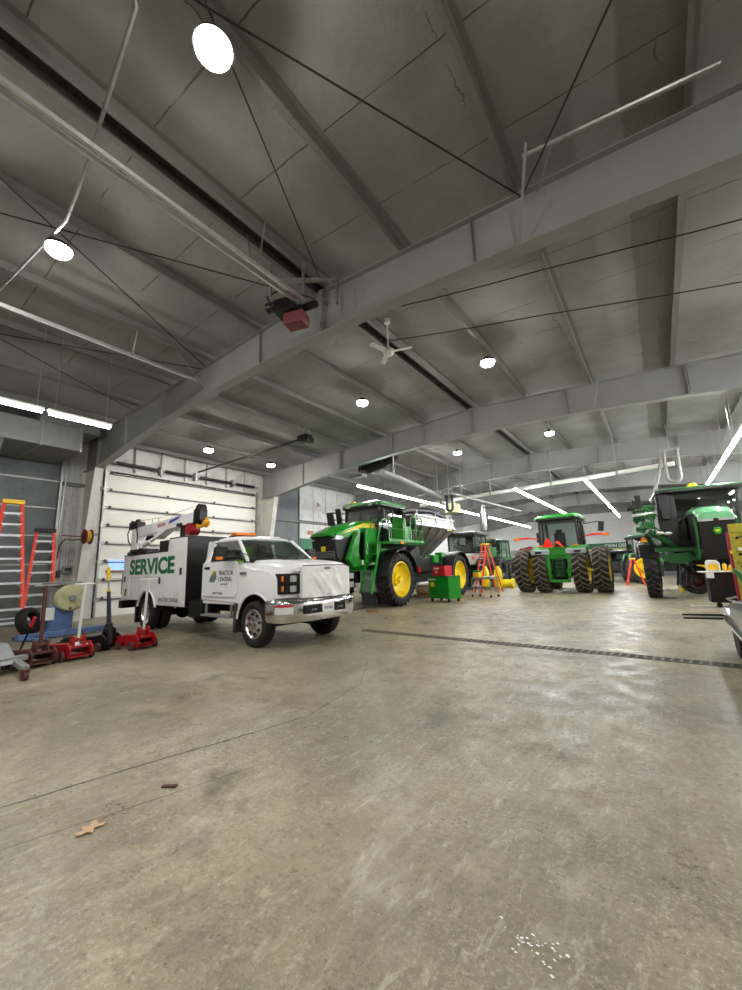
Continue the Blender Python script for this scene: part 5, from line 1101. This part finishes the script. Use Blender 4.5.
# ===== machines behind
def far_tractor(name,label,loc,rz,body,cabm,gl,R=.95,rimm=JY,hood=True,cz=1.7,ch=1.25,roofm=None):
    o=thing(name,label,'tractor',loc,rz)
    for s in(-1,1):
        lug_wheel(o,0,s*.85,R,.55,R*.6,s,n=20,lh=.05,rimm=rimm); lug_wheel(o,2.7,s*.85,R*.75,.42,R*.45,s,n=18,lh=.045,rimm=rimm)
    b=MB(); b.bx(-.3,3.2,-.3,.3,.7,1.3); b.bx(2.5,2.9,-.7,.7,.6,.8); b.build('drivetrain',DARK,o,bevel=.03)
    if hood:
        b=MB(); b.prism([(1.0,1.2),(1.0,cz+.35),(3.3,cz+.15),(3.6,cz-.1),(3.6,1.2)],-.42,.42,'xz'); b.build('hood',body,o,bevel=.06,segs=3)
        b=MB(); b.bx(3.55,3.64,-.36,.36,1.22,cz-.15); b.build('grille',BLK,o,bevel=.02)
    cab(o,-.4,1.1,.78,cz,cz+ch,cabm,roofm or body,gl,roof_th=.2,over=.14,inset=.06)
    for s in(-1,1):
        b=MB(); b.prism([(-R*.95,R*1.1),(-.6,R+.85),(.5,R+.95),(.95,R*1.4),(.85,R*1.2),(.4,R+.82),(-.55,R+.72)],s*.55,s*1.12,'xz'); b.build('fender',body if hood else BLKM,o,bevel=.03)
    b=MB(); b.bx(-.4,1.1,-.7,.7,1.3,cz+.02); b.build('cab_base',BLKM,o,bevel=.03)
    return o
ft=far_tractor('farm_tractor','dull green tractor with yellow rims standing behind the small orange stepladder',(-1.0,29.0,0),.10,JGD,BLKM,GD,R=.92,cz=1.65,ch=1.2)
ft.rotation_euler[2]=math.radians(14)
dk=far_tractor('farm_tractor','small dark tractor half hidden right of the dual wheel tractor, by the far wall',(-2.75,33.5,0),math.radians(-75),BLKM,BLKM,GC,R=.75,cz=1.0,ch=1.1,hood=False)
# grey and white machine with dark cab behind the spreader
wm=thing('grey_farm_machine','grey hooded machine with a dark glass cab behind the spreader and orange ladder','farm machine',(-9.75,24.0,0),-PI/2)
for s in(-1,1):
    lug_wheel(wm,0,s*1.15,.95,.55,.58,s,n=20,lh=.05,rimm=BLKM); lug_wheel(wm,-2.5,s*1.15,.95,.55,.58,s,n=20,lh=.05,rimm=BLKM)
cab(wm,-1.0,.75,.95,2.15,3.45,BLKM,BLKM,GC,roof_th=.24,over=.18,inset=.06)
b=MB(); b.prism([(-1.0,1.35),(-1.0,2.15),(1.0,2.1),(1.9,1.9),(2.0,1.45)],-.75,.75,'xz'); hd=b.build('body',mat('warm_grey_body',(.50,.49,.44),.45),wm,bevel=.06,segs=3)
b=MB(); b.box((.9,.76,1.85),(.5,.03,.16)); b.build('side_badge',REDB,hd,bevel=.01)
b=MB(); b.bx(-3.0,1.0,-.5,.5,.8,1.4); b.build('chassis',DARK,wm,bevel=.03)
b=MB(); b.bx(-3.0,-1.2,-.9,.9,1.4,2.6); b.build('engine_cover',JGD,wm,bevel=.08)
b=MB(); b.beam((-.6,1.0,2.95),(-.7,1.45,2.95),.05,.05); b.box((-.7,1.5,2.7),(.1,.26,.5)); b.build('mirror',BLK,wm,bevel=.03)
gc=thing('green_machine','green cab machine mostly hidden behind the grey machine, below the drop pipe','farm machine',(-9.9,29.8,0),-PI/2)
cab(gc,-.8,.8,.85,1.9,3.2,JGD,JGD,GC,roof_th=.2,over=.1,inset=.05)
b=MB(); b.bx(-1.2,1.2,-.85,.85,.9,1.95); b.build('body',JGD,gc,bevel=.05)
for s in(-1,1): lug_wheel(gc,0,s*1.0,.85,.5,.52,s,n=18,lh=.05,rimm=BLKM)
# yellow snouts of a header
for k,(x,y,l) in enumerate(((-8.55,22.6,'upright yellow harvester snout behind the orange stepladder, left of the pair'),(-8.0,23.1,'upright yellow harvester snout nearest the stepladder right leg'))):
    o=thing('header_snout',l,'harvester snout',(x+.55,y-.5,0),-.3)
    b=MB(); b.T=Matrix.Scale(.78,4); b.loft([[(-.22,-.18,.15),(.22,-.18,.15),(.16,.2,.1),(-.16,.2,.1)],[(-.30,-.2,.9),(.26,-.2,.9),(.22,.2,.9),(-.26,.2,.9)],[(-.28,-.1,1.35),(.2,-.1,1.35),(.2,.2,1.35),(-.24,.2,1.35)],[(-.12,0,1.7),(.05,0,1.7),(.05,.1,1.7),(-.1,.1,1.7)]]); b.build('shell',JY,o,bevel=.06,segs=3)
    b=MB(); b.T=Matrix.Scale(.78,4); b.prism([(-.2,.15),(.1,-.0),(.22,.02),(.25,.4),(-.1,.5)],-.24,-.19,'xz'); b.build('lip',JY,o,bevel=.01)
o=thing('yellow_roller','yellow roller lying on the floor right of the orange stepladder','roller',(-7.6,24.3,0))
b=MB(); b.cyl((-.5,0,.30),(.35,.1,.26),.24,n=20); b.cyl((.35,.1,.26),(.45,.1,.26),.3,n=20); b.build('drum',JY,o,bevel=.02)
# big dual tyres under a white red implement
im=thing('seeding_implement','white and red implement on big black tyres left of the dual wheel tractor','farm implement',(-9.55,33.2,0),0)
for k in range(4):
    w=lug_wheel(im,-.9+.78*k,0,.88,.55,.5,-1,n=20,lh=.05,rimm=GREY); w.rotation_euler[2]=PI/2+.0 if False else 0
    w.rotation_euler[2]=PI/2
b=MB(); b.bx(-1.5,2.3,-.8,.8,1.85,1.98); b.bx(-1.2,1.9,-.4,.4,1.98,2.35); b.bx(-1.2,2.0,-.08,.08,.8,1.85); b.build('deck',WPL,im,bevel=.02)
b=MB(); b.cyl((1.5,-.85,2.35),(1.5,-.5,2.35),.34,n=24); b.cyl((.9,-.85,2.30),(.9,-.5,2.30),.26,n=20); b.build('red_drum',mat('dark_red_paint',(.50,.08,.14),.5),im)
b=MB(); b.box((.3,-.7,2.2),(.5,.3,.45)); b.tube([(-.9,-.8,2.0),(-.7,-.8,2.6),(-.1,-.8,2.5),(.2,-.8,2.0)],.04,8); b.build('metering_box',GREY,im,bevel=.02)
# ------------------------------------------------------------------ tools and small things on the shop floor
# green tool cabinet with red box
o=thing('tool_cabinet','green rolling tool cabinet standing by the rear tyre of the spreader','tool cabinet',(-7.28,15.30,0),-.35)
b=MB(); b.box((0,0,.56),(1.15,.68,.84)); b.build('body',mat('tool_cabinet_green',(.03,.50,.12),.3,coat=.5,var=.05),o,bevel=.012)
b=MB(); b.box((0,0,1.0),(1.18,.71,.03)); b.build('top_rim',JGD,o,bevel=.005)
b=MB(); b.box((-.36,-.345,.88),(.42,.012,.05)); b.build('lettering_strip',WPL,o,smooth=0)
b=MB(); b.box((-.33,-.345,.68),(.22,.012,.17)); b.build('badge',JY,o,bevel=.01)
for x in(-.48,.48):
    for y in(-.26,.26):
        b=MB(); b.cyl((x,y-.025,.065),(x,y+.025,.065),.065,n=16); b.box((x,y,.12),(.08,.07,.04)); b.build('caster',BLKM,o)
o=thing('tool_box','bright red tool box sitting on top of the green tool cabinet','tool box',(-7.36,15.33,1.015),-.35)
b=MB(); b.box((0,0,.20),(.72,.42,.40)); b.build('body',REDB,o,bevel=.012)
b=MB(); b.box((-.1,-.215,.30),(.30,.008,.06)); b.box((-.12,-.215,.16),(.12,.008,.07)); b.build('label_plate',WPL,o,smooth=0)
# wire cart + jug
ct=thing('utility_cart','grey steel two shelf cart beside the green tool cabinet','cart',(-6.55,17.9,0),-.25)
for x in(-.48,.48):
    for y in(-.28,.28): b=MB(); b.cyl((x,y,.09),(x,y,.86),.02,n=10); b.build('leg',GALV,ct); b=MB(); b.cyl((x,y-.02,.05),(x,y+.02,.05),.05,n=14); b.build('caster',BLKM,ct)
for z in(.36,.80):
    b=MB(); b.box((0,0,z),(1.02,.62,.03)); 
    for y in(-.3,.3): b.box((0,y,z+.03),(1.02,.02,.06))
    b.build('shelf',GALV,ct,bevel=.004)
o=thing('jug','yellow jug with a green band on the upper shelf of the grey cart','jug',(-6.86,17.88,.816),-.25)
b=MB(); b.box((0,0,.13),(.32,.2,.26)); b.build('body',YEL,o,bevel=.03); b=MB(); b.box((0,0,.30),(.30,.18,.08)); b.build('lid',JG,o,bevel=.02)
b=MB(); b.tube([(0,0,.0),(.2,.05,.04),(.45,-.05,.03),(.55,.0,.05)],.03,8); tag(b.build('rag',PAPER,loc=(-6.6,17.85,.85)),'white rag on the upper shelf of the grey cart','rag')
# orange ladders
def aframe(base,rz,H_,w0,w1,run,n,label):
    o=thing('stepladder',label,'stepladder',base,rz)
    T=Vector((0,0,H_))
    for s in(-1,1):
        b=MB(); b.beam((-run/2,s*w0/2,0),(-.06,s*w1/2,H_),.05,.085); b.build('front_rail',ORG,o,smooth=0)
        b=MB(); b.beam((run/2,s*w0*.47,0),(.06,s*w1*.45,H_),.045,.06); b.build('rear_rail',ORG,o,smooth=0)
    for k in range(1,n+1):
        t=k/(n+1); b=MB(); w=w0+(w1-w0)*t; b.box((-run/2*(1-t)-.03,0,H_*t),(.09,w,.035)); b.build('step',LALU,o,smooth=0)
    b=MB(); b.box((0,0,H_+.02),(.26,w1+.12,.08)); b.build('top_cap',YEL,o,bevel=.01)
    return o
aframe((-7.45,20.9,0),math.radians(45),2.45,.80,.42,1.2,6,'open orange stepladder with an amber top straddling in front of the yellow snouts')
aframe((-1.25,26.8,0),math.radians(5),1.45,.50,.32,.85,4,'small open orange stepladder in front of the dull green tractor')
# pallet, sack and plank under the spreader
o=thing('pallet','low timber pallet on the floor under the middle of the spreader','pallet',(-9.2,17.6,0),.1)
for y in(-.45,0,.45): b=MB(); b.box((0,y,.05),(1.2,.09,.09)); b.build('stringer',WOOD,o,smooth=0)
for k in range(6): b=MB(); b.box((-.53+k*.212,0,.107),(.14,1.0,.02)); b.build('deck_board',WOOD,o,smooth=0)
b=MB(); b.cyl((-.55,0,.26),(.55,.05,.26),.22,n=20); tag(b.build('sack',TAN,loc=(-9.1,17.3,.0),bevel=.08,segs=3).parent or bpy.data.objects['sack'],'rolled tan sack lying on the timber pallet under the spreader','sack'); bpy.data.objects['sack'].location.z=.077
b=MB(); b.box((0,0,.04),(.42,.14,.08)); tag(b.build('wood_block',WOOD,loc=(-7.85,11.0,0),rz=.3,bevel=.004),'short timber block on the floor in front of the spreader wheel','wood block')
b=MB(); b.loft([[(-.22,-.18,0),(.22,-.18,0),(.22,.18,0),(-.22,.18,0)],[(-.28,-.22,.42),(.28,-.22,.42),(.28,.22,.42),(-.28,.22,.42)]]); tag(b.build('waste_bin',RUST,loc=(-9.3,13.9,0),bevel=.02),'small rust brown bin on the floor behind the spreader front tyre','bin')
for (x,y,s,l,m) in((-10.4,14.6,.8,'grey parts crate on the floor beneath the spreader cab',GREY),(-11.4,12.9,.7,'low grey crate on the floor left of the spreader front wheels',GREY)):
    b=MB(); b.box((0,0,s*.4),(s,s*.7,s*.8)); b.box((0,0,s*.82),(s*.9,s*.6,.04)); tag(b.build('parts_crate',m,loc=(x,y,0),bevel=.02),l,'crate')
# bucket under the right sprayer
o=thing('bucket','white plastic bucket with a yellow label on the floor under the right sprayer','bucket',(.62,21.3,0))
b=MB(); b.lathe([(.001,.01),(.14,.01),(.165,.36),(.175,.36),(.175,.38),(.155,.38),(.13,.03),(.001,.03)],(0,0,0),'z',24); b.build('pail',CREAM,o)
b=MB(); b.lathe([(.148,.05),(.158,.2)],(0,0,0),'z',8,a0=-2.4,a1=-1.4); b.build('label_patch',YEL,o)
b=MB(); b.tube([(-.17,0,.34),(-.12,-.1,.2),(0,-.15,.12),(.12,-.1,.2),(.17,0,.34)],.006,6); b.build('handle',GALV,o)
# black cart with jug and bottles
cx_,cy_=1.42,15.5
o=thing('tool_cart','black rolling cart with a white top carrying a jug and bottles, at the right','cart',(cx_,cy_,0),.05)
b=MB(); b.box((0,0,.55),(.78,.55,.84)); b.build('body',BLK,o,bevel=.015)
b=MB(); b.box((-.06,0,.985),(.98,.62,.03)); b.build('top',WPL,o,bevel=.006)
b=MB(); b.box((-.33,-.30,.90),(.18,.01,.17)); b.build('paper_note',PAPER,o,smooth=0)
for x in(-.22,.05,.3):
    b=MB(); b.cyl((x,-.2-.025,.065),(x,-.2+.025,.065),.065,n=16); b.cyl((x,-.2-.03,.065),(x,-.2+.03,.065),.025,n=10); b.build('caster',BLKM,o)
o=thing('jug','white oil jug with a yellow label on the black cart','jug',(1.22,15.42,1.0),.05)
b=MB(); b.prism([(-.16,0),(.16,0),(.16,.24),(.08,.32),(-.12,.32),(-.16,.26)],-.07,.07,'xz'); b.build('body',WPL,o,bevel=.02); b=MB(); b.box((0,-.074,.12),(.24,.006,.16)); b.build('label_patch',YEL,o,smooth=0); b=MB(); b.cyl((.1,0,.3),(.1,0,.35),.03,n=12); b.build('cap',BLK,o)
for i,(x,h_,l) in enumerate(((1.48,.26,'tall yellow spray bottle with a black cap beside the white jug'),(1.60,.17,'short yellow bottle between the two taller ones on the black cart'),(1.72,.24,'tall yellow bottle nearest the red panel on the black cart'))):
    o=thing('bottle',l,'bottle',(x,15.42,1.0)); b=MB(); b.lathe([(.001,0),(.048,0),(.05,.01),(.05,h_*.65),(.025,h_*.8),(.02,h_*.85),(.001,h_*.85)],(0,0,0),'z',18); b.build('body',YEL,o)
    b=MB(); b.cyl((0,0,h_*.82),(0,0,h_),.024,n=12); b.build('cap',BLK if i!=1 else WPL,o)
# press: yellow frame with red panel
o=thing('shop_press','yellow steel press frame with punched holes, cut off by the right edge','press',(1.85,13.4,0),-.06)
b=MB(); b.bx(-.36,-.10,-.10,.10,.04,2.20); b.bx(.62,.9,-.10,.10,.04,2.20); b.bx(-.36,.9,-.12,.12,1.98,2.20); b.bx(-.4,.95,-.3,.3,0,.06); b.bx(-.36,.9,-.1,.1,.85,1.0); b.build('frame',mat('olive_yellow_paint',(.66,.62,.16),.5,dirt=(.40,.36,.14),dscale=5),o,bevel=.01)
for z in(.7,1.15,1.45,1.85):
    b=MB(); b.cyl((-.23,-.105,z),(-.23,-.095,z),.035,n=14); b.cyl((-.16,-.105,z+.03),(-.16,-.095,z+.03),.02,n=10); b.build('punched_hole',DARK,o)
b=MB(); b.box((-.14,-.125,1.58),(.22,.01,.08)); b.box((-.1,-.125,1.05),(.18,.01,.1)); b.build('instruction_label',WPL,o,smooth=0)
o=thing('red_cabinet','narrow dark red cabinet with a yellow label behind the yellow press frame','cabinet',(1.83,14.6,0),-.05)
b=MB(); b.bx(-.28,.6,-.2,.2,0,2.05); b.build('body',mat('maroon_paint',(.52,.07,.16),.4),o,bevel=.015)
b=MB(); b.box((-.15,-.205,1.52),(.24,.01,.08)); b.build('label_strip',YEL,o,smooth=0)
# forks on the floor
for i,y in enumerate((13.0,12.3)):
    b=MB(); b.prism([(0,.0),(1.6,.02),(1.6,.07),(.0,.03)],-.06,.06,'xz'); tag(b.build('pallet_fork',BLKM,loc=(.27+.0*i,y,0),smooth=0),('steel fork on the floor at the right, the farther of two' if i==0 else 'steel fork on the floor at the right, the nearer of two'),'fork')
b=MB(); b.box((0,0,.02),(.5,.12,.03)); b.box((-.25,.1,.03),(.1,.1,.05)); tag(b.build('scrap_bracket',WPL,loc=(.85,15.2,0),rz=.2),'white scrap strip on the floor by the black cart','scrap')
# green seat mower / fender
o=thing('garden_tractor','green garden tractor fender with a pale deck, cut off by the right edge','garden tractor',(1.55,10.6,0),-.15)
b=MB(); q=[]
for i in range(11):
    a=math.radians(185-i*10); q.append([(rr_*math.cos(a)*.9+.35-.0,yy,.55+rr_*math.sin(a)*.75) for rr_,yy in((.62,-.35),(.62,.35),(.57,.35),(.57,-.35))])
b.loft(q); b.bx(-.15,.9,-.35,.35,.50,.58); b.prism([(-.42,1.15),(-.36,1.18),(-.18,.98),(-.05,.62),(-.15,.55),(-.28,.85)],-.38,-.30,'xz'); b.build('fender',mat('mower_green',(.22,.50,.24),.4,coat=.4),o,bevel=.02)
b=MB(); b.bx(-.1,1.2,-.3,.5,.90,.97); b.build('deck',mat('pale_green_deck',(.62,.70,.60),.5),o,bevel=.02)
b=MB(); b.cyl((.35,-.22,.3),(.35,.22,.3),.3,n=24); b.cyl((.35,.3,.3),(.35,.6,.3),.3,n=24); b.build('wheel',RUB,o,bevel=.04)
# grey vehicle at right edge
o=thing('grey_vehicle','grey vehicle nose with a chrome edged lamp, cut off by the right edge','vehicle',(.70,8.9,0),0)
gm=mat('grey_car_paint',(.46,.48,.50),.3,.4,coat=.6,var=.04)
b=MB(); secs=[]
for y,x0,zb,zt in((.02,.34,.44,.60),(-.15,.12,.38,.68),(-.6,.02,.33,.76),(-1.6,.0,.30,.86),(-2.6,-.02,.30,.92),(-4.0,0,.30,.98)):
    x1=2.0-x0; secs.append([(x0+.05,y,zb),(x0,y,zb+.06),(x0,y,(zb+zt)/2),(x0+.05,y,zt-.06),(x0+.22,y,zt),(x1-.22,y,zt),(x1-.05,y,zt-.06),(x1,y,(zb+zt)/2),(x1,y,zb+.06),(x1-.05,y,zb)])
b.loft(secs); b.build('body',gm,o,bevel=.012,smooth=40)
b=MB(); b.bx(.15,1.85,-3.9,-.25,.12,.36); b.build('underbody',DARK,o,bevel=.02)
b=MB(); b.prism([(-.35,.50),(-.38,.62),(-1.0,.68),(-1.05,.56)],-.02,.04,'yz'); b.build('lamp',LENS,o,bevel=.012)
b=MB(); b.tube([(.36,.03,.53),(.10,-.15,.50),(-.01,-.6,.46),(-.02,-1.6,.44),(-.03,-2.6,.44)],.025,8); b.build('side_trim',CHR,o)
b=MB(); b.tube([(.36,.0,.61),(.15,-.15,.70),(.06,-.6,.77),(.06,-1.6,.87)],.018,8); b.build('hood_trim',CHR,o)
for x in(.12,1.88):
    b=MB(); b.cyl((x-.1,-1.15,.31),(x+.1,-1.15,.31),.31,n=28); b.build('wheel',RUB,o,bevel=.03)
# signs on walls
o=thing('wall_banner','green and yellow banner strip with white lettering on the far wall','banner',(-2.5,YF-.05,0))
b=MB(); b.bx(-9.5,9,-.02,.02,2.58,3.12); b.build('green_band',SIGNG,o,smooth=0)
b=MB(); b.bx(-9.5,9,-.025,.02,2.43,2.58); b.build('yellow_band',mat('pale_yellow_band',(.80,.78,.45),.6),o,smooth=0)
text('banner_lettering','JOHN DEERE',.42,WPL,o,(-.6,-.03,2.83),(PI/2,0,0),bold=.01)
o=thing('wall_banner','short green and yellow banner on the left wall beside the spreader nose','banner',(XL+.06,17.2,0))
b=MB(); b.bx(-.02,.02,-.75,6,2.55,3.25); b.build('green_band',SIGNG,o,smooth=0)
b=MB(); b.bx(-.02,.03,-.75,6,2.40,2.55); b.build('yellow_band',JY,o,smooth=0)
b=MB(); b.add([(0,-.18,-.12),(0,.2,0),(0,-.16,.16),(.02,-.18,-.12),(.02,.2,0),(.02,-.16,.16)],[(0,1,2),(3,5,4),(0,3,4,1),(1,4,5,2),(2,5,3,0)]); tag(b.build('pennant',mat('faded_pennant',(.62,.52,.44),.7),loc=(XL+.03,18.05,5.35),smooth=0),'small faded triangular pennant on the white wall above the spreader nose','pennant')
b=MB(); b.bx(-.01,.03,-.2,.2,-.12,.12); tag(b.build('wall_notice',mat('faded_orange',(.72,.50,.40),.7),loc=(XL+.03,17.3,3.62),smooth=0),'faded orange notice low on the white wall above the spreader nose','notice')
# machinery clutter by the far wall
random.seed(11)
for k,(x,y,m,l) in enumerate(((-13.6,20.5,GREY,'grey storage cabinet against the left wall behind the spreader'),(-13.9,34.,JGD,'dark green implement crate by the far left wall'),(5.2,30.0,GREY,'grey bench cabinet by the far right wall'))):
    b=MB(); b.bx(-.6,.6,-.4,.4,0,1.2+.2*k); b.bx(-.62,.62,-.42,.42,1.2+.2*k,1.24+.2*k); b.bx(-.02,.02,-.42,-.4,.1,1.1); tag(b.build('storage_cabinet',m,loc=(x,y,0),bevel=.02),l,'cabinet')
